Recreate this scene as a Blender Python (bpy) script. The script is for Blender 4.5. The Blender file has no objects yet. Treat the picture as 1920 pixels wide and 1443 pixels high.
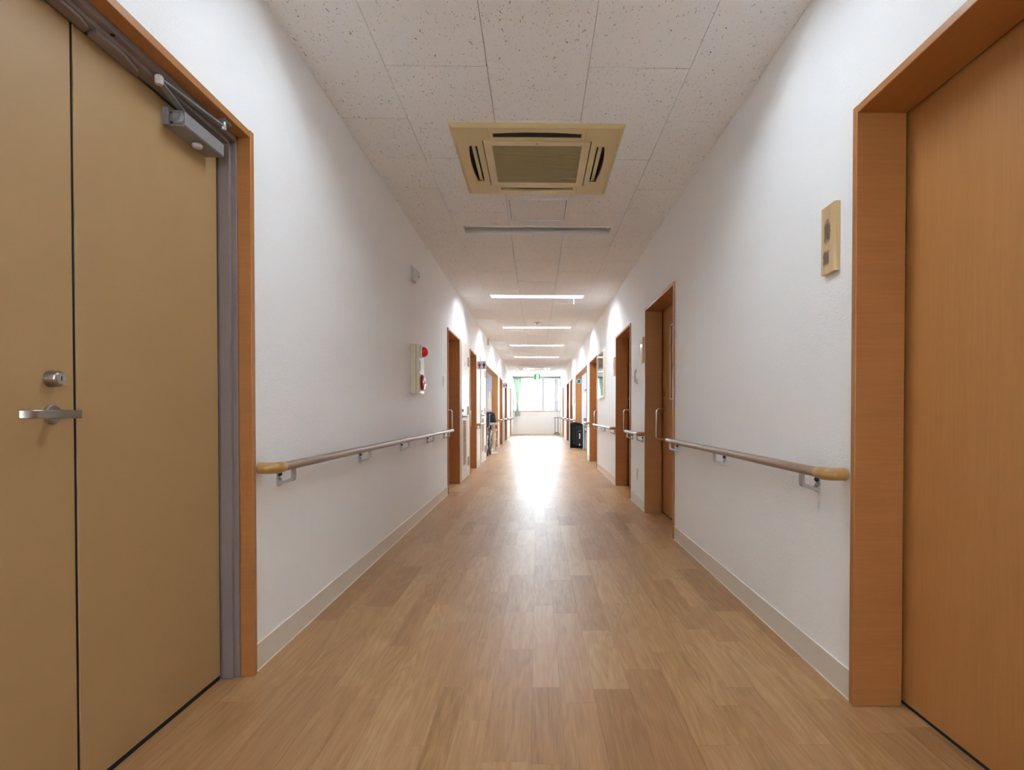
import bpy, bmesh, math, random
from mathutils import Vector, Matrix

random.seed(7)
SC = bpy.context.scene
COL = SC.collection
PI = math.pi

# ------------------------------------------------------------------ camera, sky, exposure
WL, WR, CH = -1.026, 1.0315, 2.492          # corridor wall planes and ceiling height
cam_d = bpy.data.cameras.new('camera')
cam = bpy.data.objects.new('camera', cam_d)
COL.objects.link(cam)
cam.location = (0, 0, 0.9484)
cam.rotation_euler = (PI / 2 - 0.01366, 0, -0.0174)
cam_d.sensor_fit = 'HORIZONTAL'
cam_d.sensor_width = 36
cam_d.lens = 36 * 1050.89 / 1920
cam_d.shift_x = (960 - 1024.38) / 1920
cam_d.shift_y = (787.05 - 721.5) / 1920
cam_d.clip_start = 0.05
SC.camera = cam

SKY_STRENGTH = 4.5
TUBE_STRENGTH = 18.5
NEAR_TUBE_STRENGTH = 9.2          # the two lamps next to the viewpoint, dimmed to even out the light
world = bpy.data.worlds.new('sky')
SC.world = world
world.use_nodes = True
bg = world.node_tree.nodes['Background']
bg.inputs[0].default_value = (0.87, 0.955, 1.06, 1)
bg.inputs[1].default_value = SKY_STRENGTH

vs = SC.view_settings
vs.view_transform = 'Standard'
vs.look = 'None'
vs.gamma = 1
vs.use_curve_mapping = False
vs.exposure = 3.05
SC.cycles.use_denoising = True
SC.cycles.max_bounces = 12
SC.cycles.diffuse_bounces = 8
SC.cycles.glossy_bounces = 6
SC.cycles.transparent_max_bounces = 16
SC.cycles.sample_clamp_indirect = 8
SC.cycles.adaptive_threshold = 0.015

# ------------------------------------------------------------------ materials
MATS = {}


def nodes_of(name):
    m = bpy.data.materials.new(name)
    m.use_nodes = True
    nt = m.node_tree
    b = nt.nodes['Principled BSDF']
    return m, nt, b


def plain(name, col, rough=0.5, metal=0.0, spec=0.5, noise=0.0, nscale=40.0, bump=0.0, emit=None, estr=0.0, coat=0.0):
    m, nt, b = nodes_of(name)
    b.inputs['Base Color'].default_value = (*col, 1)
    b.inputs['Roughness'].default_value = rough
    b.inputs['Metallic'].default_value = metal
    b.inputs['Specular IOR Level'].default_value = spec
    b.inputs['Coat Weight'].default_value = coat
    if emit:
        b.inputs['Emission Color'].default_value = (*emit, 1)
        b.inputs['Emission Strength'].default_value = estr
    tc = nt.nodes.new('ShaderNodeTexCoord')
    nz = nt.nodes.new('ShaderNodeTexNoise')
    nz.inputs['Scale'].default_value = nscale
    nz.inputs['Detail'].default_value = 3
    nt.links.new(tc.outputs['Object'], nz.inputs['Vector'])
    if noise > 0:
        mx = nt.nodes.new('ShaderNodeMix')
        mx.data_type = 'RGBA'
        mx.inputs['A'].default_value = (*[c * (1 - noise) for c in col], 1)
        mx.inputs['B'].default_value = (*[min(1, c * (1 + noise)) for c in col], 1)
        nt.links.new(nz.outputs['Fac'], mx.inputs['Factor'])
        nt.links.new(mx.outputs['Result'], b.inputs['Base Color'])
    if bump > 0:
        bp = nt.nodes.new('ShaderNodeBump')
        bp.inputs['Strength'].default_value = bump
        bp.inputs['Distance'].default_value = 0.001
        nt.links.new(nz.outputs['Fac'], bp.inputs['Height'])
        nt.links.new(bp.outputs['Normal'], b.inputs['Normal'])
    MATS[name] = m
    return m


def pos_node(nt, scale, rot=(0, 0, 0)):
    g = nt.nodes.new('ShaderNodeNewGeometry')
    mp = nt.nodes.new('ShaderNodeMapping')
    mp.inputs['Scale'].default_value = scale
    mp.inputs['Rotation'].default_value = rot
    nt.links.new(g.outputs['Position'], mp.inputs['Vector'])
    return mp.outputs['Vector'], g


def noise_node(nt, vec, scale=1.0, detail=3.0, rough=0.5, dist=0.0):
    n = nt.nodes.new('ShaderNodeTexNoise')
    n.inputs['Scale'].default_value = scale
    n.inputs['Detail'].default_value = detail
    n.inputs['Roughness'].default_value = rough
    n.inputs['Distortion'].default_value = dist
    nt.links.new(vec, n.inputs['Vector'])
    return n.outputs['Fac']


def ramp(nt, fac, stops):
    r = nt.nodes.new('ShaderNodeValToRGB')
    e = r.color_ramp.elements
    while len(e) < len(stops):
        e.new(0.5)
    for el, (p, c) in zip(e, stops):
        el.position = p
        el.color = (*c, 1)
    nt.links.new(fac, r.inputs['Fac'])
    return r.outputs['Color']


def mix_rgb(nt, fac, a, b, mode='MIX'):
    m = nt.nodes.new('ShaderNodeMix')
    m.data_type = 'RGBA'
    m.blend_type = mode
    for sock, v in (('Factor', fac), ('A', a), ('B', b)):
        if isinstance(v, (int, float)):
            m.inputs[sock].default_value = v
        elif isinstance(v, tuple):
            m.inputs[sock].default_value = (*v, 1)
        else:
            nt.links.new(v, m.inputs[sock])
    return m.outputs['Result']


def math_node(nt, op, a, b=0.0, clamp=False):
    m = nt.nodes.new('ShaderNodeMath')
    m.operation = op
    m.use_clamp = clamp
    for i, v in enumerate((a, b)):
        if isinstance(v, (int, float)):
            m.inputs[i].default_value = v
        else:
            nt.links.new(v, m.inputs[i])
    return m.outputs[0]


def bump(nt, b, h, strength, dist):
    bp = nt.nodes.new('ShaderNodeBump')
    bp.inputs['Strength'].default_value = strength
    bp.inputs['Distance'].default_value = dist
    nt.links.new(h, bp.inputs['Height'])
    nt.links.new(bp.outputs['Normal'], b.inputs['Normal'])


def mat_wallpaper():
    m, nt, b = nodes_of('wallpaper')
    v, _ = pos_node(nt, (70, 70, 190))
    n = noise_node(nt, v, 1.0, 3, 0.6, 0.6)
    v2, _ = pos_node(nt, (1.3, 1.3, 1.3))
    n2 = noise_node(nt, v2, 1.0, 2)
    c = ramp(nt, n2, [(0.3, (0.888, 0.886, 0.880)), (0.7, (0.906, 0.904, 0.899))])
    c = mix_rgb(nt, math_node(nt, 'MULTIPLY', n, 0.10), c, (0.6, 0.59, 0.57))
    nt.links.new(c, b.inputs['Base Color'])
    b.inputs['Roughness'].default_value = 0.6
    b.inputs['Specular IOR Level'].default_value = 0.3
    bump(nt, b, n, 0.8, 0.0025)
    MATS['wallpaper'] = m


def mat_wood(name, c0, c1, c2, axis='z', rough=0.42):
    """orange laminate, fine streaks along one world axis"""
    m, nt, b = nodes_of(name)
    sc = {'z': (110, 110, 5), 'x': (7, 150, 150), 'y': (110, 5, 110)}[axis]
    v, _ = pos_node(nt, sc)
    n = noise_node(nt, v, 1.0, 4, 0.65, 0.3)
    s2 = tuple(s * 0.12 for s in sc)
    v2, _ = pos_node(nt, s2)
    n2 = noise_node(nt, v2, 1.0, 3, 0.5, 0.8)
    f = math_node(nt, 'ADD', math_node(nt, 'MULTIPLY', n, 0.6), math_node(nt, 'MULTIPLY', n2, 0.4))
    c = ramp(nt, f, [(0.32, c0), (0.5, c1), (0.68, c2)])
    nt.links.new(c, b.inputs['Base Color'])
    b.inputs['Roughness'].default_value = rough
    bump(nt, b, n, 0.08, 0.001)
    MATS[name] = m


def mat_floor():
    m, nt, b = nodes_of('floor_wood')
    at = nt.nodes.new('ShaderNodeAttribute')
    at.attribute_name = 'tone'
    tone = at.outputs['Fac']
    at2 = nt.nodes.new('ShaderNodeAttribute')
    at2.attribute_name = 'seed'
    g = nt.nodes.new('ShaderNodeNewGeometry')
    off = nt.nodes.new('ShaderNodeCombineXYZ')
    nt.links.new(math_node(nt, 'MULTIPLY', at2.outputs['Fac'], 37.0), off.inputs['Z'])
    nt.links.new(math_node(nt, 'MULTIPLY', at2.outputs['Fac'], 11.0), off.inputs['Y'])
    add = nt.nodes.new('ShaderNodeVectorMath')
    add.operation = 'ADD'
    nt.links.new(g.outputs['Position'], add.inputs[0])
    nt.links.new(off.outputs[0], add.inputs[1])

    def mp(scale):
        k = nt.nodes.new('ShaderNodeMapping')
        k.inputs['Scale'].default_value = scale
        nt.links.new(add.outputs[0], k.inputs['Vector'])
        return k.outputs['Vector']
    broad = noise_node(nt, mp((11, 1.3, 1)), 1.0, 2, 0.5, 0.4)
    # growth-ring lines: fold a smooth field into many contour bands
    rings = math_node(nt, 'MULTIPLY', broad, 46.0)
    rings = math_node(nt, 'SINE', rings)
    rings = math_node(nt, 'ADD', math_node(nt, 'MULTIPLY', rings, 0.5), 0.5)
    fine = noise_node(nt, mp((260, 9, 1)), 1.0, 3, 0.6)
    mid = noise_node(nt, mp((60, 3.0, 1)), 1.0, 3, 0.6)
    f = math_node(nt, 'MULTIPLY', tone, 0.62)
    f = math_node(nt, 'ADD', f, math_node(nt, 'MULTIPLY', mid, 0.38))
    f = math_node(nt, 'ADD', f, math_node(nt, 'MULTIPLY', rings, 0.15))
    f = math_node(nt, 'ADD', f, math_node(nt, 'MULTIPLY', math_node(nt, 'SUBTRACT', fine, 0.5), 0.75))
    c = ramp(nt, f, [(0.15, (0.24, 0.118, 0.042)), (0.5, (0.40, 0.219, 0.087)), (0.88, (0.55, 0.338, 0.156))])
    hue = nt.nodes.new('ShaderNodeTexWhiteNoise')
    hue.noise_dimensions = '1D'
    nt.links.new(at2.outputs['Fac'], hue.inputs['W'])
    c = mix_rgb(nt, math_node(nt, 'MULTIPLY', hue.outputs['Value'], 0.42), c, (0.385, 0.195, 0.088))
    nt.links.new(c, b.inputs['Base Color'])
    b.inputs['Roughness'].default_value = 0.38
    b.inputs['Specular IOR Level'].default_value = 0.40
    bump(nt, b, fine, 0.10, 0.0012)
    MATS['floor_wood'] = m


def mat_tile():
    m, nt, b = nodes_of('ceiling_board')
    v, _ = pos_node(nt, (120, 56, 60))
    n1 = noise_node(nt, v, 1.0, 2.5, 0.62, 1.2)
    v2, _ = pos_node(nt, (7, 5, 5))
    n2 = noise_node(nt, v2, 1.0, 2)
    f = math_node(nt, 'ADD', n1, math_node(nt, 'MULTIPLY', math_node(nt, 'SUBTRACT', n2, 0.5), 0.08))
    mask = ramp(nt, f, [(0.650, (0, 0, 0)), (0.685, (1, 1, 1))])
    v3, _ = pos_node(nt, (240, 200, 200))
    n3 = noise_node(nt, v3, 1.0, 2, 0.5)
    mask2 = ramp(nt, n3, [(0.66, (0, 0, 0)), (0.74, (1, 1, 1))])
    c = mix_rgb(nt, mask2, (0.875, 0.868, 0.86), (0.66, 0.645, 0.63))
    c = mix_rgb(nt, mask, c, (0.17, 0.14, 0.12))
    nt.links.new(c, b.inputs['Base Color'])
    b.inputs['Roughness'].default_value = 0.95
    b.inputs['Specular IOR Level'].default_value = 0.1
    bump(nt, b, math_node(nt, 'SUBTRACT', 1.0, math_node(nt, 'MULTIPLY', mask, 1.0)), 0.3, 0.001)
    MATS['ceiling_board'] = m


def mat_glass(name, tint=(0.97, 0.99, 0.98), gloss=0.12):
    m = bpy.data.materials.new(name)
    m.use_nodes = True
    nt = m.node_tree
    for n in list(nt.nodes):
        nt.nodes.remove(n)
    out = nt.nodes.new('ShaderNodeOutputMaterial')
    tr = nt.nodes.new('ShaderNodeBsdfTransparent')
    tr.inputs[0].default_value = (*tint, 1)
    gl = nt.nodes.new('ShaderNodeBsdfGlossy')
    gl.inputs['Roughness'].default_value = 0.02
    fr = nt.nodes.new('ShaderNodeFresnel')
    fr.inputs['IOR'].default_value = 1.45
    mx = nt.nodes.new('ShaderNodeMixShader')
    nt.links.new(fr.outputs[0], mx.inputs[0])
    nt.links.new(tr.outputs[0], mx.inputs[1])
    nt.links.new(gl.outputs[0], mx.inputs[2])
    nt.links.new(mx.outputs[0], out.inputs[0])
    MATS[name] = m


def mat_nameplate(name, spots):
    """pale wood plaque with soft-edged dark brush marks (flat print); coordinates are local metres in Y and Z"""
    m, nt, b = nodes_of(name)
    tc = nt.nodes.new('ShaderNodeTexCoord')
    sep = nt.nodes.new('ShaderNodeSeparateXYZ')
    nt.links.new(tc.outputs['Object'], sep.inputs[0])
    nz = nt.nodes.new('ShaderNodeTexNoise')
    nz.inputs['Scale'].default_value = 55
    nt.links.new(tc.outputs['Object'], nz.inputs['Vector'])
    total = None
    for (cy, cz, ry, rz) in spots:
        dy = math_node(nt, 'DIVIDE', math_node(nt, 'SUBTRACT', sep.outputs['Y'], cy), ry)
        dz = math_node(nt, 'DIVIDE', math_node(nt, 'SUBTRACT', sep.outputs['Z'], cz), rz)
        d = math_node(nt, 'ADD', math_node(nt, 'POWER', math_node(nt, 'ABSOLUTE', dy), 3.0), math_node(nt, 'POWER', math_node(nt, 'ABSOLUTE', dz), 3.0))
        d = math_node(nt, 'ADD', d, math_node(nt, 'MULTIPLY', math_node(nt, 'SUBTRACT', nz.outputs['Fac'], 0.5), 2.2))
        k = math_node(nt, 'SUBTRACT', 1.25, d, clamp=True)
        total = k if total is None else math_node(nt, 'MAXIMUM', total, k)
    wv = nt.nodes.new('ShaderNodeMapping')
    wv.inputs['Scale'].default_value = (60, 60, 4)
    nt.links.new(tc.outputs['Object'], wv.inputs['Vector'])
    gr = noise_node(nt, wv.outputs[0], 1.0, 3)
    base = ramp(nt, gr, [(0.3, (0.60, 0.40, 0.20)), (0.7, (0.70, 0.50, 0.28))])
    if total is not None:
        base = mix_rgb(nt, math_node(nt, 'MULTIPLY', total, 0.85), base, (0.05, 0.04, 0.03))
    nt.links.new(base, b.inputs['Base Color'])
    b.inputs['Roughness'].default_value = 0.35
    MATS[name] = m


mat_wallpaper()
mat_floor()
mat_tile()
mat_glass('pane_glass')
OR0, OR1, OR2 = (0.375, 0.150, 0.040), (0.412, 0.168, 0.046), (0.45, 0.188, 0.053)
mat_wood('jamb_wood', OR0, OR1, OR2, 'x')
mat_wood('door_wood', (0.435, 0.192, 0.055), (0.47, 0.212, 0.063), (0.505, 0.233, 0.072), 'z')
mat_wood('head_wood', OR0, OR1, OR2, 'y')
mat_wood('pale_wood', (0.55, 0.38, 0.20), (0.66, 0.48, 0.28), (0.74, 0.57, 0.36), 'y')
mat_wood('rail_wood', (0.235, 0.145, 0.085), (0.29, 0.185, 0.115), (0.34, 0.225, 0.145), 'y', 0.33)
plain('steel_door', (0.405, 0.252, 0.105), 0.52, noise=0.05, nscale=900, bump=0.25)
plain('steel_frame', (0.235, 0.185, 0.175), 0.45, noise=0.05, nscale=300)
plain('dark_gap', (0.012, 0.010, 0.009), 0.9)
plain('brushed_steel', (0.40, 0.365, 0.33), 0.32, metal=1.0, noise=0.06, nscale=300)
plain('chrome', (0.72, 0.70, 0.68), 0.18, metal=1.0)
plain('satin_aluminium', (0.50, 0.50, 0.51), 0.38, metal=0.75, noise=0.05, nscale=200)
plain('closer_grey', (0.30, 0.30, 0.32), 0.42, metal=0.35, noise=0.05, nscale=200)
plain('closer_knob', (0.55, 0.52, 0.50), 0.5)
plain('cap_resin', (0.42, 0.235, 0.072), 0.30, noise=0.10, nscale=60, coat=0.2)
plain('black_rubber', (0.018, 0.017, 0.017), 0.55)
plain('skirting', (0.72, 0.65, 0.555), 0.5, noise=0.03, nscale=30)
plain('skirting_lip', (0.86, 0.80, 0.71), 0.45)
plain('ac_plastic', (0.66, 0.52, 0.265), 0.45, noise=0.03, nscale=20)
plain('ac_frame', (0.69, 0.55, 0.31), 0.45)
plain('ac_grille', (0.38, 0.30, 0.115), 0.5)
plain('ac_dark', (0.02, 0.016, 0.014), 0.6)
plain('ac_vane', (0.45, 0.34, 0.20), 0.5)
plain('lamp_white', (0.60, 0.60, 0.60), 0.45)  # white reflector greyed to put the trough's inner shade into its colour
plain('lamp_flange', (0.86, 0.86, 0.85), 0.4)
plain('tube_off', (0.75, 0.75, 0.74), 0.3)
plain('tube_on', (0.9, 0.9, 0.9), 0.4, emit=(0.835, 0.97, 1.10), estr=TUBE_STRENGTH)
plain('tube_old', (0.9, 0.9, 0.9), 0.4, emit=(0.835, 0.97, 1.10), estr=NEAR_TUBE_STRENGTH)
plain('white_plastic', (0.78, 0.77, 0.74), 0.35)
plain('hatch_rim', (0.70, 0.69, 0.67), 0.4)
plain('cream_door', (0.68, 0.60, 0.51), 0.35, noise=0.02, nscale=10)
plain('cream_frame', (0.62, 0.50, 0.38), 0.4)
plain('louvre_brown', (0.42, 0.22, 0.10), 0.45)
plain('hinge_metal', (0.33, 0.27, 0.235), 0.42, metal=0.4)
plain('alarm_cream', (0.66, 0.60, 0.44), 0.16, coat=0.4)
plain('alarm_red', (0.75, 0.012, 0.010), 0.12, coat=0.5)
plain('alarm_deep_red', (0.36, 0.012, 0.015), 0.25)
plain('plaque_acrylic', (0.72, 0.66, 0.52), 0.08)
plain('case_frame', (0.74, 0.62, 0.47), 0.4, noise=0.05, nscale=30)
plain('case_sheet', (0.72, 0.68, 0.64), 0.6)
plain('sign_pink', (0.80, 0.68, 0.66), 0.4)
plain('sign_blue', (0.70, 0.72, 0.80), 0.4)
plain('sign_red', (0.45, 0.008, 0.015), 0.5)
plain('sign_navy', (0.012, 0.035, 0.14), 0.5)
plain('exit_green', (0.0, 0.07, 0.025), 0.4, emit=(0.0, 0.6, 0.24), estr=0.08)
plain('exit_white', (0.5, 0.55, 0.52), 0.4, emit=(0.85, 1.0, 0.92), estr=0.11)
plain('sash_grey', (0.66, 0.645, 0.69), 0.4)
plain('sill_wood', (0.62, 0.48, 0.42), 0.45)
plain('curtain_rail', (0.20, 0.17, 0.16), 0.5)
plain('stand_grey', (0.16, 0.16, 0.17), 0.4, metal=0.5)
plain('case_black', (0.004, 0.004, 0.006), 0.75, spec=0.2, noise=0.2, nscale=80, bump=0.3)
plain('case_panel', (0.003, 0.003, 0.004), 0.6)
plain('tag_white', (0.8, 0.8, 0.8), 0.5)
plain('tyre', (0.03, 0.033, 0.04), 0.6)
plain('seat_navy', (0.02, 0.026, 0.055), 0.8, noise=0.15, nscale=60)
plain('cloth_black', (0.010, 0.010, 0.012), 0.9)
plain('clock_blue', (0.015, 0.20, 0.30), 0.3)
plain('clock_rim', (0.75, 0.78, 0.74), 0.3)
plain('tag_orange', (0.62, 0.20, 0.07), 0.5)
plain('paper_cream', (0.74, 0.70, 0.58), 0.7)
plain('box_grey', (0.14, 0.14, 0.145), 0.5)
plain('box_light', (0.55, 0.54, 0.53), 0.5)
plain('plate_grey', (0.40, 0.41, 0.43), 0.4)
plain('cloth_cream', (0.70, 0.62, 0.48), 0.85)
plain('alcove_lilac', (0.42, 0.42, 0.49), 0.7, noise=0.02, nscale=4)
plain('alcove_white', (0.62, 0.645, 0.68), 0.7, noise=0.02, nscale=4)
plain('slab_brown', (0.12, 0.07, 0.04), 0.8)
plain('slab_white', (0.7, 0.69, 0.67), 0.9)
plain('asphalt', (0.45, 0.46, 0.44), 0.9, noise=0.1, nscale=2)
plain('leaf_green', (0.16, 0.28, 0.12), 0.7, noise=0.2, nscale=5)
plain('bark', (0.20, 0.15, 0.11), 0.9, noise=0.2, nscale=20)
def mat_curtain():
    m, nt, b = nodes_of('curtain_green')
    b.inputs['Base Color'].default_value = (0.56, 0.74, 0.58, 1)
    b.inputs['Roughness'].default_value = 0.9
    tl = nt.nodes.new('ShaderNodeBsdfTranslucent')
    v, _ = pos_node(nt, (30, 30, 2))
    n = noise_node(nt, v, 1.0, 2)
    c = ramp(nt, n, [(0.3, (0.66, 0.77, 0.68)), (0.7, (0.76, 0.85, 0.78))])
    nt.links.new(c, b.inputs['Base Color'])
    nt.links.new(c, tl.inputs['Color'])
    mx = nt.nodes.new('ShaderNodeMixShader')
    mx.inputs[0].default_value = 0.22
    nt.links.new(b.outputs[0], mx.inputs[1])
    nt.links.new(tl.outputs[0], mx.inputs[2])
    nt.links.new(mx.outputs[0], nt.nodes['Material Output'].inputs['Surface'])
    MATS['curtain_green'] = m


mat_curtain()
mat_nameplate('plaque_marks', [(0.006, 0.028, 0.022, 0.042), (0.012, -0.062, 0.022, 0.028)])
mat_nameplate('plaque_plain', [(0.0, 0.01, 0.022, 0.06)])


# ------------------------------------------------------------------ mesh helpers
class MB:
    def __init__(s):
        s.v, s.f = [], []

    def box(s, x0, x1, y0, y1, z0, z1):
        x0, x1 = min(x0, x1), max(x0, x1)
        y0, y1 = min(y0, y1), max(y0, y1)
        z0, z1 = min(z0, z1), max(z0, z1)
        n = len(s.v)
        s.v += [(x, y, z) for z in (z0, z1) for y in (y0, y1) for x in (x0, x1)]
        s.f += [tuple(n + i for i in q) for q in ((0, 2, 3, 1), (4, 5, 7, 6), (0, 1, 5, 4), (2, 6, 7, 3), (0, 4, 6, 2), (1, 3, 7, 5))]
        return s

    def prism(s, poly, axis, a0, a1):
        """poly: 2D points in the plane of the other two axes (in x,y,z order), extruded along axis"""
        n = len(s.v)
        k = len(poly)
        for a in (a0, a1):
            for p in poly:
                q = list(p)
                q.insert('xyz'.index(axis), a)
                s.v.append(tuple(q))
        s.f.append(tuple(n + i for i in range(k)))
        s.f.append(tuple(n + k + i for i in reversed(range(k))))
        for i in range(k):
            j = (i + 1) % k
            s.f.append((n + i, n + k + i, n + k + j, n + j))
        return s

    def tube(s, pts, r, n=10, closed=False):
        pts = [Vector(p) for p in pts]
        m = len(pts)
        rs = r if isinstance(r, (list, tuple)) else [r] * m
        base = len(s.v)
        prev = None
        for i, p in enumerate(pts):
            if closed:
                d = pts[(i + 1) % m] - pts[i - 1]
            else:
                d = pts[min(i + 1, m - 1)] - pts[max(i - 1, 0)]
            d.normalize()
            if prev is None:
                up = Vector((0, 0, 1)) if abs(d.z) < 0.9 else Vector((1, 0, 0))
                u = d.cross(up).normalized()
            else:
                u = (prev - d * prev.dot(d)).normalized()
            prev = u
            w = d.cross(u)
            for k in range(n):
                a = 2 * PI * k / n
                s.v.append(tuple(p + (u * math.cos(a) + w * math.sin(a)) * rs[i]))
        segs = m if closed else m - 1
        for i in range(segs):
            for k in range(n):
                a, b_ = base + i * n + k, base + i * n + (k + 1) % n
                c, d_ = base + ((i + 1) % m) * n + (k + 1) % n, base + ((i + 1) % m) * n + k
                s.f.append((a, b_, c, d_))
        if not closed:
            s.f.append(tuple(base + k for k in reversed(range(n))))
            s.f.append(tuple(base + (m - 1) * n + k for k in range(n)))
        return s

    def lathe(s, prof, c, axis='z', n=20):
        """prof: (r, h) along axis from point c"""
        base = len(s.v)
        c = Vector(c)
        ax = {'x': (Vector((1, 0, 0)), Vector((0, 1, 0)), Vector((0, 0, 1))),
              'y': (Vector((0, 1, 0)), Vector((0, 0, 1)), Vector((1, 0, 0))),
              'z': (Vector((0, 0, 1)), Vector((1, 0, 0)), Vector((0, 1, 0)))}[axis]
        for (r, h) in prof:
            for k in range(n):
                a = 2 * PI * k / n
                s.v.append(tuple(c + ax[0] * h + (ax[1] * math.cos(a) + ax[2] * math.sin(a)) * max(r, 1e-5)))
        m = len(prof)
        for i in range(m - 1):
            for k in range(n):
                s.f.append((base + i * n + k, base + i * n + (k + 1) % n, base + (i + 1) * n + (k + 1) % n, base + (i + 1) * n + k))
        s.f.append(tuple(base + k for k in reversed(range(n))))
        s.f.append(tuple(base + (m - 1) * n + k for k in range(n)))
        return s

    def build(s, name, mat, parent=None, bev=0.0, smooth=False, origin=None, local=False, segs=2):
        o0 = Vector((0, 0, 0))
        if parent is not None and not local:
            p = parent
            while p is not None:
                o0 += p.location
                p = p.parent
        loc = Vector((0, 0, 0))
        if origin is not None:
            loc = Vector(origin) - o0
            o0 = Vector(origin)
        me = bpy.data.meshes.new(name)
        me.from_pydata([tuple(Vector(v) - o0) for v in s.v], [], s.f)
        bm = bmesh.new()
        bm.from_mesh(me)
        bmesh.ops.recalc_face_normals(bm, faces=bm.faces)
        bm.to_mesh(me)
        bm.free()
        me.materials.append(MATS[mat])
        if smooth:
            for p in me.polygons:
                p.use_smooth = True
            me.set_sharp_from_angle(angle=math.radians(38))
        o = bpy.data.objects.new(name, me)
        COL.objects.link(o)
        o.location = loc
        if parent is not None:
            o.parent = parent
        if bev > 0:
            md = o.modifiers.new('bevel', 'BEVEL')
            md.width = bev
            md.segments = segs
            md.limit_method = 'ANGLE'
            md.angle_limit = math.radians(40)
        return o


def box(*a):
    return MB().box(*a)


def tag(o, label, cat, group=None, kind=None):
    o['label'] = label
    o['category'] = cat
    if group:
        o['group'] = group
    if kind:
        o['kind'] = kind
    return o


def empty(name, loc, label=None, cat=None, group=None, kind=None, rz=0.0):
    o = bpy.data.objects.new(name, None)
    COL.objects.link(o)
    o.location = loc
    o.rotation_euler = (0, 0, rz)
    o.empty_display_size = 0.1
    if label:
        tag(o, label, cat, group, kind)
    return o


def copy_tree(o, parent=None):
    c = o.copy()
    COL.objects.link(c)
    c.parent = parent
    for ch in list(o.children):
        copy_tree(ch, c)
    return c


def rect_minus(r, holes):
    """r, holes: (x0,x1,y0,y1); returns rectangles covering r minus holes"""
    out = [r]
    for h in holes:
        nxt = []
        for (x0, x1, y0, y1) in out:
            hx0, hx1, hy0, hy1 = max(x0, h[0]), min(x1, h[1]), max(y0, h[2]), min(y1, h[3])
            if hx0 >= hx1 or hy0 >= hy1:
                nxt.append((x0, x1, y0, y1))
                continue
            if hy0 > y0:
                nxt.append((x0, x1, y0, hy0))
            if hy1 < y1:
                nxt.append((x0, x1, hy1, y1))
            if hx0 > x0:
                nxt.append((x0, hx0, hy0, hy1))
            if hx1 < x1:
                nxt.append((hx1, x1, hy0, hy1))
        out = nxt
    return [q for q in out if q[1] - q[0] > 1e-4 and q[3] - q[2] > 1e-4]


# ------------------------------------------------------------------ shell
Y0, YE = -3.4, 24.2                        # corridor ends
TB = 0.025                                 # thickness of the wooden casing boards
# clear openings: (near, far, clear top)
OPL = {'steel': (0.52, 2.018, 1.920), 'L1': (6.487, 7.425, 1.898), 'L2': (8.625, 9.485, 1.898), 'LA': (11.40, 14.79, 1.898),
       'L3': (15.53, 16.68, 1.898), 'L4': (18.15, 19.12, 1.898), 'L5': (21.62, 22.48, 1.898)}
OPR = {'R1': (0.66, 1.778, 1.900), 'R2': (4.187, 5.256, 1.898), 'R3': (6.135, 7.21, 1.898), 'R4': (9.54, 10.79, 1.898),
       'RA': (11.47, 14.68, 1.898), 'R5': (16.05, 17.0, 1.898), 'R6': (17.83, 18.95, 1.898), 'R7': (21.2, 22.05, 1.898)}


def wall_side(name, ops, side, label):
    X = WL if side < 0 else WR
    xo = X + side * 0.15
    mb = MB()
    y = Y0
    for (a, b_, t) in sorted(ops.values()):
        mb.box(X, xo, y, a - TB, 0, 2.66)
        mb.box(X, xo, a - TB, b_ + TB, t + TB, 2.66)
        y = b_ + TB
    mb.box(X, xo, y, YE, 0, 2.66)
    # rear layer closing the cavity behind the sliding doors
    al = ops['LA' if side < 0 else 'RA']
    xa, xb = X + side * 0.26, X + side * 0.32
    mb.box(xa, xb, Y0, al[0] - 0.1, -0.1, 2.66)
    mb.box(xa, xb, al[1] + 0.1, YE, -0.1, 2.66)
    mb.box(xa, xb, al[0] - 0.1, al[1] + 0.1, 2.35, 2.66)
    o = mb.build(name, 'wallpaper')
    return tag(o, label, 'wall', kind='structure')


wall_side('wall_left', OPL, -1, 'white papered corridor wall carrying the red fire alarm lamp')
wall_side('wall_right', OPR, 1, 'white papered corridor wall carrying the wooden name plaques')
BW = (-0.40, 0.40, 1.05, 1.95)                # unseen window behind the viewpoint, added as fill light
mb = MB()
for q in rect_minus((-1.4, 1.4, -0.1, 2.66), [BW]):
    mb.box(q[0], q[1], Y0 - 0.1, Y0, q[2], q[3])
tag(mb.build('wall_back', 'wallpaper'), 'white end wall around the window behind the viewpoint', 'wall', kind='structure')
w4 = empty('window_4', (0, Y0, 0), 'sliding window in the end wall behind the viewpoint', 'window', kind='structure')
mb = MB()
for q in rect_minus(BW, [(-0.36, -0.02, 1.09, 1.91), (0.02, 0.36, 1.09, 1.91)]):
    mb.box(q[0], q[1], Y0 - 0.08, Y0 - 0.02, q[2], q[3])
mb.build('frame', 'sash_grey', w4)
for (p, q) in ((-0.36, -0.02), (0.02, 0.36)):
    box(p, q, Y0 - 0.053, Y0 - 0.047, 1.09, 1.91).build('pane', 'pane_glass', w4)

# end wall around the window
WX0, WX1, WZ0, WZ1 = -0.985, 1.02, 1.0, 2.43
mb = MB()
mb.box(-1.4, 1.4, YE, YE + 0.15, -0.1, WZ0)
mb.box(-1.4, 1.4, YE, YE + 0.15, WZ1, 2.66)
mb.box(-1.4, WX0, YE, YE + 0.15, WZ0, WZ1)
mb.box(WX1, 1.4, YE, YE + 0.15, WZ0, WZ1)
tag(mb.build('wall_far', 'wallpaper'), 'white end wall under the bright corridor window', 'wall', kind='structure')

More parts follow.
